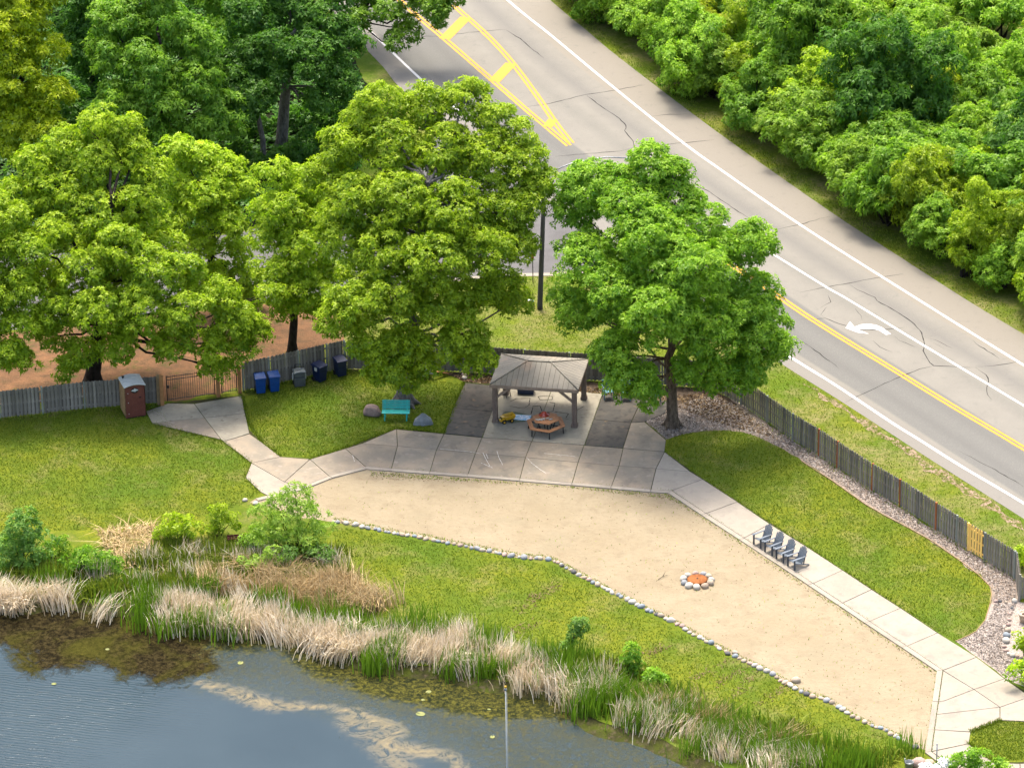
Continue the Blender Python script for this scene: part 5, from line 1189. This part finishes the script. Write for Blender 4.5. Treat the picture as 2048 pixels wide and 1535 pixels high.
for k in range(5):
    x, y = -.42 + k * .16 + rr.uniform(-.05, .05), -.20 + rr.uniform(-.1, .12)
    pts = [(x + .09 * math.sin(j * 1.1 + k), y + .07 * math.cos(j * 1.7 + k * 2) + .015 * j, .018 + .014 * (j % 2)) for j in range(7)]
    mb.tube(pts, [.028, .036, .03, .036, .028, .036, .02], 6)
o = mb.build('crumpled_rag', M['cloth_white']); o.location = TT; tag(o, 'crumpled white rag spread on the hexagonal table', 'cloth')
# toy dump truck
M['toy_yellow'] = surf('toy_yellow', [(.72, .42, .015), ((.60, .33, .012), 6, .4, .7)], .4, None, .5)
M['black_rubber'] = surf('black_rubber', [(.018, .017, .016)], .7)
toy = empty('toy_dump_truck', G(1014, 845) + Vector((0, 0, SL_T)), math.radians(25), 'yellow toy dump truck on the patio beside the left pavilion post', 'toy')
MB().box((0, 0, .14), (.62, .20, .07)).build('chassis', M['black_rubber'], toy, .01)
MB().add([(-.12, -.19, .2), (.36, -.19, .2), (.36, .19, .2), (-.12, .19, .2), (-.2, -.22, .37), (.42, -.22, .40), (.42, .22, .40), (-.2, .22, .37), (-.15, -.17, .27), (.35, -.17, .28), (.35, .17, .28), (-.15, .17, .27)], [(3, 2, 1, 0), (0, 1, 5, 4), (1, 2, 6, 5), (2, 3, 7, 6), (3, 0, 4, 7), (8, 9, 10, 11), (4, 5, 9, 8), (5, 6, 10, 9), (6, 7, 11, 10), (7, 4, 8, 11)]).build('dump_bed', M['toy_yellow'], toy)
cb = MB().box((-.24, 0, .26), (.16, .26, .18)).box((-.24, 0, .36), (.18, .28, .03)).build('cab', M['toy_yellow'], toy, .01)
MB().box((-.322, 0, .28), (.012, .2, .09)).build('window', M['black_rubber'], cb)
MB().box((-.36, 0, .17), (.10, .24, .08)).build('bumper', M['toy_yellow'], toy, .01)
for x in (-.24, .2):
    for y in (-.17, .17):
        w = MB(); w.tube([(x, y - .045, .11), (x, y + .045, .11)], .11, 14, True, False); w_ = w.build('wheel', M['black_rubber'], toy)
        s_ = 1 if y > 0 else -1
        MB().tube([(x, y + s_ * .044, .11), (x, y + s_ * .052, .11)], .055, 10, True, False).build('rim', M['toy_yellow'], w_)
# flat cloths on the pavilion floor
M['green_mat'] = surf('faded_green_mat', [(.13, .20, .13), ((.20, .18, .12), 3, .42, .6), ((.08, .13, .10), 9, .5, .7)], .95)
mt = sheet('floor_mat', [G(x, y, .06) for x, y in ((997, 838), (1008, 823), (1030, 822), (1062, 830), (1050, 842), (1026, 846))], .060, M['green_mat'], .02, .2); tag(mt, 'faded green mat lying on the pavilion floor', 'mat')
m, nt, b = nodes_of('printed_towel'); v = coords(nt); M['towel'] = m
nt.links.new(mix(nt, ramp(nt, noise(nt, 3.2, 4, .6, v, 1.5), .45, .58), (.66, .68, .70), (.16, .42, .58)), b.inputs['Base Color']); b.inputs['Roughness'].default_value = .85
tw = empty('beach_towel', G(1043, 836) + Vector((0, 0, .066)), 0, 'white and blue printed towel spread on the green mat', 'towel')
V_, F_ = [], []
for j in range(9):
    for i in range(13):
        V_.append((-.42 + .07 * i + .012 * j, -.3 + .075 * j - .02 * i * .6, .012 + .02 * abs(math.sin(i * 1.3 + j * .9)) * (1 if 0 < i < 12 and 0 < j < 8 else .1)))
F_ = [(j * 13 + i, j * 13 + i + 1, (j + 1) * 13 + i + 1, (j + 1) * 13 + i) for j in range(8) for i in range(12)]
MB().add(V_, F_, True).build('fabric', M['towel'], tw)
M['navy'] = surf('navy_plastic', [(.012, .025, .065), ((.02, .035, .08), 5, .4, .7)], .45, None, .5)
bx = empty('storage_box', G(1052, 786) + Vector((0, 0, SL_T)), math.radians(-8), 'dark navy storage box at the back of the pavilion floor', 'box')
MB().box((0, 0, .2), (.85, .42, .4), None, (1.06, 1.06)).build('body', M['navy'], bx, .02)
MB().box((0, 0, .425), (.95, .5, .05)).build('lid', M['navy'], bx, .015)
MB().tube([(-.1, -.255, .38), (.1, -.255, .38)], .018, 6).build('handle', M['iron'], bx)
st = empty('stool', G(1015, 794) + Vector((0, 0, SL_T)), .3, 'dark wooden stool at the back left of the pavilion floor', 'stool')
MB().lathe([(.17, .40), (.18, .42), (.17, .45)], n=14).build('seat', M['timber'], st)
for k in range(3):
    a_ = k * 2.09; MB().tube([(.18 * math.cos(a_), .18 * math.sin(a_), 0), (.11 * math.cos(a_), .11 * math.sin(a_), .41)], .022, 6).build('leg', M['timber'], st)
# patched cracks in the pavilion floor
crk = MB()
for px in ([(1020, 803), (1032, 797), (1060, 796), (1058, 810), (1050, 815), (1036, 815), (1020, 812)], [(1076, 793), (1090, 791), (1106, 793), (1104, 799), (1080, 799), (1076, 793)], [(1099, 804), (1110, 806), (1106, 822), (1095, 824)], [(1110, 823), (1137, 827), (1132, 835)], [(1065, 812), (1080, 811), (1084, 822)], [(1062, 828), (1066, 814)], [(1150, 822), (1168, 812)]):
    g = resample(GP(px, .055), .12); 
    for i, (p, q) in enumerate(zip(g, g[1:])):
        d = (q - p).normalized(); nn = Vector((-d.y, d.x, 0)) * random.uniform(.012, .03)
        crk.add([p - nn, q - nn, q + nn, p + nn], [(0, 1, 2, 3)])
for v_i, v_ in enumerate(crk.v): crk.v[v_i] = (v_[0], v_[1], .0605)
structure(crk.build('floor_crack', M['crack']))
# teal chairs half hidden under the right tree
M['teal'] = surf('teal_paint', [(.02, .50, .44), ((.016, .42, .37), 5, .4, .7)], .5, None, .45, rnd=.05)
M['teal_dull'] = surf('dull_teal_plastic', [(.06, .22, .26), ((.05, .17, .20), 5, .4, .7)], .5, None, .45)
def garden_chair(loc, rz, label, mat):
    e = empty('garden_chair', loc, rz, label, 'chair', 'teal chairs under the right-hand tree')
    MB().box((0, 0, .42), (.5, .48, .04)).build('seat', mat, e, .012)
    bk = MB()
    for k in range(5): bk.bar((-.2 + .1 * k, .24, .44), (-.2 + .1 * k, .36, .88), .07, .02, (0, 1, 0))
    bk.bar((-.26, .37, .9), (.26, .37, .9), .05, .03); bk.build('backrest', mat, e)
    for sx in (-1, 1):
        MB().bar((sx * .24, -.22, 0), (sx * .24, -.22, .64), .045, .045).build('leg', mat, e)
        MB().bar((sx * .24, .30, 0), (sx * .24, .22, .42), .045, .045).build('leg', mat, e)
        MB().bar((sx * .26, -.26, .65), (sx * .26, .33, .67), .06, .03, (1, 0, 0)).build('armrest', mat, e)
garden_chair(G(1216, 797) + Vector((0, 0, .05)), .2, 'teal garden chair at the left under the low tree boughs', M['teal_dull'])
garden_chair(G(1252, 799) + Vector((0, 0, .05)), -.1, 'teal garden chair in the middle, mostly hidden by boughs', M['teal_dull'])
garden_chair(G(1308, 806) + Vector((0, 0, .05)), -.5, 'teal garden chair closest to the split tree trunk', M['teal_dull'])

# ------------------------------------------------------------------ teal bench
bn = empty('park_bench', G(792, 838), math.radians(-4), 'bright teal slatted bench between two boulders', 'bench')
for k in range(5): MB().box((0, -.20 + .088 * k, .44 + .004 * (k - 2) ** 2), (1.46, .074, .034)).build('seat_slat', M['teal'], bn, .006)
for k in range(6):
    MB().box((0, .245 + .030 * k, .52 + .076 * k), (1.46, .026, .066), Matrix.Rotation(-.35, 3, 'X')).build('back_slat', M['teal'], bn, .006)
for sx in (-1, 1):
    fr = MB(); x = sx * .58
    fr.bar((x, -.20, 0), (x, -.17, .42), .06, .05).bar((x, .22, 0), (x, .17, .42), .06, .05).bar((x, -.22, .405), (x, .22, .405), .05, .05).bar((x, .20, .40), (x, .42, .95), .05, .05)
    fr.build('leg_frame', M['teal'], bn)
# ------------------------------------------------------------------ slatted garden chairs on the footpath
M['slate'] = surf('slate_grey_plastic', [(.135, .165, .195), ((.11, .135, .16), 6, .4, .7)], .5, None, .4, rnd=.05)
M['slate_dark'] = surf('dark_slate_plastic', [(.075, .09, .105)], .5, None, .4)
def adirondack(loc, rz, label):
    e = empty('slatted_armchair', loc, rz, label, 'chair', 'grey armchairs in a row on the footpath')
    for k in range(6):
        y = -.02 + .085 * k; MB().box((0, y, .36 - .035 * k), (.52, .076, .022), Matrix.Rotation(-.30 if k else -.5, 3, 'X')).build('seat_slat', M['slate'], e, .004)
    hs = (.70, .78, .83, .83, .78, .70)
    for k in range(6):
        x = -.205 + .082 * k; fan = (k - 2.5) * .014
        p, q = Vector((x, .43, .17)), Vector((x + fan, .43 + hs[k] * .42, .17 + hs[k] * .93))
        s_ = MB().bar(p, q, .074, .02, (0, 1, 0)); u = (q - p).normalized()
        s_.bar(q, q + u * .028, .05, .02, (0, 1, 0)).build('back_slat', M['slate'], e, .004)
    for z, y in ((.30, .52), (.60, .655)): MB().bar((-.27, y, z), (.27, y, z), .06, .025).build('back_rail', M['slate_dark'], e)
    for sx in (-1, 1):
        x = sx * .275
        MB().bar((x, -.05, 0), (x, -.05, .55), .035, .095, (0, 1, 0)).build('front_leg', M['slate_dark'], e, .004)
        MB().bar((x - sx * .03, -.02, .33), (x - sx * .03, .86, .03), .03, .10, (1, 0, 0)).build('rear_leg', M['slate_dark'], e, .004)
        MB().prism([(x - .065, -.14), (x + .065, -.14), (x + .06, .2), (x + .03, .66), (x - .03, .66), (x - .055, .2)], .555, .578).build('armrest', M['slate'], e, .004)
        MB().bar((x, .60, .55), (x - sx * .02, .52, .16), .04, .03, (0, 1, 0)).build('arm_support', M['slate_dark'], e)
u0, u1 = G(1516, 1093), G(1516 + 68, 1093 + 43.6)
fd = (u1 - u0).normalized(); rz = math.atan2(fd.y, fd.x)
for k, lab in enumerate(('upper-left end', 'second from the upper left', 'third from the upper left', 'lower-right end')):
    adirondack(u0.lerp(u1, k / 3) + Vector((0, 0, .052)), rz + random.uniform(-.04, .04), f'slate-grey slatted armchair, {lab} of the row of four on the path')
# ------------------------------------------------------------------ portable toilet
M['brown_plastic'] = surf('brown_plastic', [(.20, .060, .042), ((.16, .048, .035), 3, .4, .65), ((.25, .09, .07), 12, .6, .78)], .5, None, .35)
M['sunlit_plastic'] = surf('sunlit_plastic', [(.50, .32, .16), ((.42, .26, .13), 3, .4, .65)], .5, None, .35)  # the toilet's left side painted as sunlit, paler than its brown
M['white_plastic'] = surf('white_plastic', [(.62, .64, .60), ((.48, .50, .46), 4, .45, .7)], .45, None, .4)
M['black'] = surf('black_plastic', [(.012, .012, .013)], .5)
A, B = G(252.5, 838), G(292, 831.5)
u = (B - A).normalized()
wc = empty('portable_toilet', (A + B) / 2, math.atan2(u.y, u.x), 'brown portable toilet with white ribbed roof in front of the fence', 'toilet')
wd, dp, hw = 1.10, 1.14, 1.86
MB().box((0, dp / 2, .05), (wd - .06, dp - .02, .12)).build('skid', M['black'], wc)
for sx in (-1, 1):
    MB().box((sx * (wd / 2 - .02), dp / 2, hw / 2 + .08), (.04, dp, hw - .1)).build('side_wall', M['sunlit_plastic'] if sx < 0 else M['brown_plastic'], wc)
    for k in range(3): MB().box((sx * (wd / 2 + .008), .25 + .32 * k, hw / 2 + .05), (.02, .05, hw - .3)).build('side_rib', M['sunlit_plastic'] if sx < 0 else M['brown_plastic'], wc)
MB().box((0, dp - .02, hw / 2 + .08), (wd - .09, .04, hw - .1)).build('back_wall', M['brown_plastic'], wc)
MB().add([(-wd / 2, 0, .06), (wd / 2, 0, .06), (wd / 2, 0, hw), (0, 0, hw + .13), (-wd / 2, 0, hw), (-wd / 2, .05, .06), (wd / 2, .05, .06), (wd / 2, .05, hw), (0, .05, hw + .13), (-wd / 2, .05, hw)], [(0, 1, 2, 3, 4), (9, 8, 7, 6, 5), (0, 4, 9, 5), (1, 0, 5, 6), (2, 1, 6, 7), (3, 2, 7, 8), (4, 3, 8, 9)]).build('front_frame', M['brown_plastic'], wc)
dr = MB().box((-.04, -.018, .95), (.80, .03, 1.62)).build('door', M['brown_plastic'], wc, .01)
for k in range(4): MB().box((-.32 + .19 * k, -.036, .62), (.03, .012, .8)).build('door_rib', M['brown_plastic'], dr)
MB().box((.26, -.045, 1.18), (.12, .03, .05)).build('handle', M['black'], dr)
for z in (.3, .95, 1.5): MB().box((-.38, -.04, z), (.04, .02, .04)).build('hinge', M['white_plastic'], dr)
sg = MB().prism([(.20 * math.cos(a_), .15 * math.sin(a_)) for a_ in np.linspace(0, 6.283, 20, False)], 0, .012).build('sign', M['black'], wc); sg.rotation_euler = (math.pi / 2, 0, 0); sg.location = (-.0, -.034, 1.62)
wing = [(0, .13), (.045, .11), (.05, .05), (.1, .075), (.2, .01), (.12, -.035), (.08, -.015), (.055, -.07), (.02, -.05), (0, -.10), (-.02, -.05), (-.055, -.07), (-.08, -.015), (-.12, -.035), (-.2, .01), (-.1, .075), (-.05, .05), (-.045, .11)]
em = MB().prism(wing, .013, .018).build('emblem', M['white_plastic'], sg)
nr = 14; V_ = []
for j in range(nr + 1):
    y = -.10 + (dp + .18) * j / nr; bump_ = .022 if j % 3 == 1 else 0
    for i in range(13):
        x = -wd / 2 - .04 + (wd + .08) * i / 12; V_.append((x, y, hw + .02 + .165 * math.cos((x / (wd / 2 + .04)) * 1.25) - .05 + bump_))
F_ = [(j * 13 + i, j * 13 + i + 1, (j + 1) * 13 + i + 1, (j + 1) * 13 + i) for j in range(nr) for i in range(12)]
rf = MB().add(V_, F_).build('roof', M['white_plastic'], wc)
so = rf.modifiers.new('thickness', 'SOLIDIFY'); so.thickness = .035
MB().lathe([(.06, 0), (.06, .10), (.075, .105), (.075, .13)], (-.36, dp - .14, hw + .04), 12).build('vent_pipe', M['black'], wc)
# ------------------------------------------------------------------ bins
M['blue'] = surf('blue_plastic', [(.004, .070, .30), ((.004, .055, .24), 4, .4, .7)], .4, None, .45)
M['navy2'] = surf('dark_blue_plastic', [(.003, .012, .055), ((.004, .016, .07), 4, .4, .7)], .45, None, .45)
def bin_(loc, rz, mat, label, sticker=False):
    e = empty('wheeled_bin', loc, rz, label, 'bin', 'wheeled bins along the fence')
    MB().box((0, 0, .50), (.46, .52, .88), None, (1.22, 1.22)).build('body', mat, e, .02)
    MB().box((0, -.01, .925), (.60, .66, .05)).build('rim', mat, e, .01)
    l_ = MB().add([(-.32, -.36, .952), (.32, -.36, .952), (.32, .34, .952), (-.32, .34, .952), (-.29, -.32, .985), (.29, -.32, .985), (.28, .30, 1.05), (-.28, .30, 1.05)], [(3, 2, 1, 0), (4, 5, 6, 7), (0, 1, 5, 4), (1, 2, 6, 5), (2, 3, 7, 6), (3, 0, 4, 7)]).build('lid', mat, e, .012)
    MB().box((0, -.33, .955), (.2, .06, .025)).build('lid_grip', mat, l_)
    MB().tube([(-.26, .36, .90), (-.26, .43, .93), (.26, .43, .93), (.26, .36, .90)], .022, 6).build('handle', mat, e)
    MB().box((0, -.295, .55), (.40, .025, .05), Matrix.Rotation(.07, 3, 'X')).build('lift_bar', mat, e)
    for sx in (-1, 1): MB().tube([(sx * .23, .25, .12), (sx * .28, .25, .12)], .12, 14, True, False).build('wheel', M['black_rubber'], e)
    if sticker: MB().box((-.318, -.05, .80), (.012, .2, .2)).build('sticker', M['white_plastic'], e)
bin_(G(521, 784), .18, M['blue'], 'left one of the two bright blue wheeled bins')
bin_(G(548.5, 780.5), .22, M['blue'], 'right one of the two bright blue wheeled bins')
bin_(G(640, 761), .75, M['navy2'], 'dark navy wheeled bin with a white sticker', True)
bin_(G(681, 750), .45, M['navy2'], 'dark navy wheeled bin closest to the big tree')
M['grey_plastic'] = surf('grey_plastic', [(.10, .11, .11), ((.07, .075, .08), 4, .4, .65), ((.15, .16, .155), 10, .55, .75)], .5, None, .4)
M['grey_light'] = surf('light_grey_plastic', [(.22, .24, .23), ((.14, .15, .15), 5, .45, .65)], .4, None, .45)
gc = empty('garden_cart', G(599, 770), .2, 'grey lidded cart with white side hoops between blue and navy bins', 'cart')
MB().box((0, 0, .28), (.58, .5, .5), None, (1.06, 1.08)).build('lower_body', M['grey_plastic'], gc, .03)
MB().box((0, .02, .68), (.60, .5, .28), None, (.96, .94)).build('upper_body', M['grey_plastic'], gc, .04)
lm = MB()
for j in range(7):
    for i in range(9):
        x, y = -.34 + .085 * i, -.30 + .1 * j; lm.v.append((x, y, .84 + .13 * math.cos(x * 3.6) * math.cos(y * 3.4)))
lm.f = [(j * 9 + i, j * 9 + i + 1, (j + 1) * 9 + i + 1, (j + 1) * 9 + i) for j in range(6) for i in range(8)]; lm.sm = [True] * len(lm.f)
lo_ = lm.build('lid', M['grey_light'], gc); s2 = lo_.modifiers.new('t', 'SOLIDIFY'); s2.thickness = .03
for sx in (-1, 1):
    pts = [(sx * .345, .02 + .10 * math.cos(a_), .55 + .21 * math.sin(a_)) for a_ in np.linspace(0, 6.283, 15)]
    MB().tube(pts, .02, 6, False).build('side_hoop', M['white_plastic'], gc)
MB().tube([(-.2, .27, .8), (-.16, .36, 1.08), (.16, .36, 1.08), (.2, .27, .8)], .02, 6).build('push_handle', M['iron'], gc)
for sx in (-1, 1): MB().tube([(sx * .27, .2, .1), (sx * .32, .2, .1)], .1, 12, True, False).build('wheel', M['black_rubber'], gc)
# upturned white table and planks behind the big tree
ut = empty('upturned_table', G(858, 752), .5, 'broken white table tipped against the fence behind the big tree', 'table')
MB().box((-.25, 0, .42), (.75, .05, .78), Matrix.Rotation(.35, 3, 'X')).build('table_top', M['white_plastic'], ut, .01)
for x in (-.5, .02): MB().bar((x, -.05, .2), (x + .1, -.6, .35), .05, .05).build('leg', M['white_plastic'], ut)
MB().bar((-.1, -.35, .5), (.95, -.45, .12), .12, .04).build('plank', M['post_tan'], ut)
MB().bar((-.6, .1, .86), (.1, .12, .80), .10, .04).build('edge_board', M['timber'], ut)
# ------------------------------------------------------------------ poles and signs
M['pole_wood'] = surf('grey_pole_wood', [(.115, .11, .10), ((.075, .072, .066), 3, .4, .65), ((.16, .15, .135), 9, .55, .75)], .9, (14, .5, .02), .15, vec_scale=(2, 2, .2))
M['galv'] = surf('galvanised_metal', [(.42, .44, .46), ((.32, .34, .36), 4, .4, .7)], .45, None, .5, metal=.4)
pb_ = G(1080, 618); up_top = H(1090, 318, pb_.y)
pole = empty('utility_pole', pb_, 0, 'weathered wooden utility pole with street lamp arm between the trees', 'utility pole')
MB().tube([(0, 0, -.2), (0, 0, .3), (up_top - pb_) * .5, up_top - pb_], [.155, .15, .125, .10], 14).build('shaft', M['pole_wood'], pole)
hd = H(1254, 316, pb_.y + 1.0) - pb_; at_ = (up_top - pb_) * .90
MB().tube([at_, at_.lerp(hd, .35) + Vector((0, 0, .35)), at_.lerp(hd, .75) + Vector((0, 0, .30)), hd], .035, 7).build('lamp_arm', M['galv'], pole)
lh = MB().box(hd + Vector((.22, 0, -.02)), (.62, .26, .10), None, (.85, .7)).build('lamp_head', M['galv'], pole, .02)
MB().box(hd + Vector((.25, 0, -.085)), (.4, .2, .03)).build('lens', M['white_plastic'], lh)
MB().box(at_ + Vector((0, -.13, .1)), (.2, .1, .35)).build('bracket', M['galv'], pole)
M['orange'] = surf('orange_plastic', [(.55, .10, .02), ((.45, .08, .02), 5, .4, .6)], .5)
mk = empty('marker_post', G(1066, 566), 0, 'thin dark post with small orange marker beside the utility pole', 'marker post')
MB().tube([(0, 0, 0), (0, 0, 1.9)], .025, 6).build('stake', M['iron'], mk)
MB().box((0, -.03, 1.62), (.14, .02, .3)).build('marker_plate', M['orange'], mk); MB().box((0, -.03, 1.95), (.10, .02, .22)).build('marker_plate', M['orange'], mk)
ped = empty('utility_pedestal', G(1063, 612), 0, 'small green utility box with white cap at the foot of the pole', 'utility box')
M['dull_green'] = surf('dull_green', [(.02, .075, .045)], .5)
MB().box((0, 0, .16), (.34, .26, .34), None, (.9, .9)).build('body', M['dull_green'], ped, .02); MB().box((-.08, 0, .355), (.22, .2, .05)).build('cap', M['white_plastic'], ped, .01)
tp_ = G(1011, 1375, 8.2)
fp = empty('flagpole', (tp_.x, tp_.y, -1.0), 0, 'slim white flagpole with yellow ball standing in front of the pond', 'flagpole')
MB().tube([(0, 0, 0), (0, 0, 9.2)], [.042, .02], 10).build('pole', M['white_plastic'], fp)
MB().lathe([(.005, 9.19), (.045, 9.21), (.06, 9.255), (.045, 9.30), (.005, 9.32)], n=12).build('finial', M['toy_yellow'], fp)
MB().lathe([(.05, 9.08), (.06, 9.10), (.06, 9.16), (.05, 9.18)], n=10).build('truck', M['galv'], fp)
MB().tube([(.07, 0, 1.5), (.05, 0, 9.0)], .008, 5).build('halyard', M['white_plastic'], fp)
MB().lathe([(.35, 0), (.35, .5), (.2, .6)], n=14).build('footing', M['concrete'], fp)
# ------------------------------------------------------------------ bits at the right and bottom edges, and in the bank
M['cream_clay'] = surf('cream_clay', [(.62, .50, .36), ((.50, .38, .26), 5, .45, .7)], .8)
pot = empty('flower_pot', G(2048, 1243), 0, 'cream clay flower pot cut off by the right edge', 'pot')
MB().lathe([(.18, 0), (.24, .3), (.28, .42), (.30, .44), (.30, .50), (.25, .50), (.24, .44)], n=18).build('pot_body', M['cream_clay'], pot); MB().lathe([(.24, .43), (.02, .45)], n=14).build('soil', M['soil'], pot)
pail = empty('pail', G(1818, 1538), 0, 'pale grey plastic pail at the bottom edge beside the pink boulder', 'pail')
MB().lathe([(.17, 0), (.21, .40), (.22, .42), (.19, .42), (.18, .3), (.02, .28)], n=16).build('bucket', M['grey_light'], pail)
MB().tube([(-.21, 0, .42), (-.2, 0, .62)], .02, 6).build('handle_post', M['white_plastic'], pail)
ps = empty('garden_stake', G(1873, 1531), 0, 'grey metal stake on the path corner at the bottom edge', 'stake')
MB().tube([(0, 0, -.1), (0, 0, 1.15)], .03, 8).build('shaft', M['galv'], ps); MB().lathe([(.035, 1.15), (.035, 1.19), (.01, 1.2)], n=8).build('cap', M['galv'], ps)
M['crate_red'] = surf('dark_red_boards', [(.060, .018, .015), ((.04, .014, .012), 5, .4, .65), ((.12, .06, .05), 11, .58, .7)], .8)
ct = empty('wooden_crate', G(472, 1090), .15, 'dark red slatted crate half buried in the pond-bank shrubs', 'crate')
for z in (.08, .26, .44, .60): MB().box((0, -.28, z), (1.0, .03, .13)).build('slat', M['crate_red'], ct)
for sx in (-1, 1): 
    MB().box((sx * .5, 0, .33), (.04, .56, .66)).build('side', M['crate_red'], ct); MB().box((sx * .47, -.305, .33), (.07, .03, .68)).build('corner_board', M['crate_red'], ct)
MB().box((0, .28, .33), (1.0, .03, .62)).build('back', M['crate_red'], ct)
for y in (-.22, 0, .22): MB().box((0, y, .67), (1.04, .10, .025)).build('top_slat', M['crate_red'], ct)
ct.scale = (.8, .8, .75)
for i, (a, c, lab) in enumerate((((430, 1120), (465, 1118), 'pale bleached branch lying in the weeds below the crate'), ((1316, 1160), (1335, 1150), 'thin dark stick lying on the sand left of the fire pit'), ((640, 1125), (690, 1150), 'arched dead branch in the tan grass right of the willow'), ((1568, 1372), (1600, 1352), 'bleached driftwood stick across the stone border'))):
    p, q = G(*a), G(*c); e = empty('dead_branch', p, 0, lab, 'branch')
    d = q - p; bow = .5 if i == 2 else .08
    MB().tube([Vector((0, 0, .03)), d * .35 + Vector((0, 0, bow)), d * .7 + Vector((.05, 0, bow)), d + Vector((0, 0, .03))], [.035, .03, .022, .01] if i != 1 else [.014, .012, .01, .006], 6).build('branch', M['post_pale'] if i in (0, 3) else M['bark_dark'], e)
    MB().tube([d * .5 + Vector((0, 0, bow)), d * .6 + Vector((.1, .25, bow + .12))], [.018, .006], 5).build('twig', M['post_pale'] if i in (0, 3) else M['bark_dark'], e)

M['chalk'] = surf('chalk', [(.62, .58, .50)], .95)
chalk = MB()
for px in ([(966, 905), (972, 918), (980, 932)], [(972, 907), (976, 916)], [(994, 902), (998, 915), (1006, 930)], [(1053, 914), (1064, 926), (1080, 938), (1092, 946)], [(880, 897), (940, 903), (962, 907)], [(705, 909), (709, 922)], [(1088, 906), (1120, 909), (1150, 912)], [(962, 925), (985, 935)]):
    g = resample(GP(px, .06), .1)
    for p, q in zip(g, g[1:]):
        d = (q - p).normalized(); nn = Vector((-d.y, d.x, 0)) * random.uniform(.006, .02)
        chalk.add([p - nn, q - nn, q + nn, p + nn], [(0, 1, 2, 3)])
chalk.v = [(a_, b_3, .0625) for a_, b_3, c_3 in chalk.v]
structure(chalk.build('pavement_scuffs', M['chalk']))
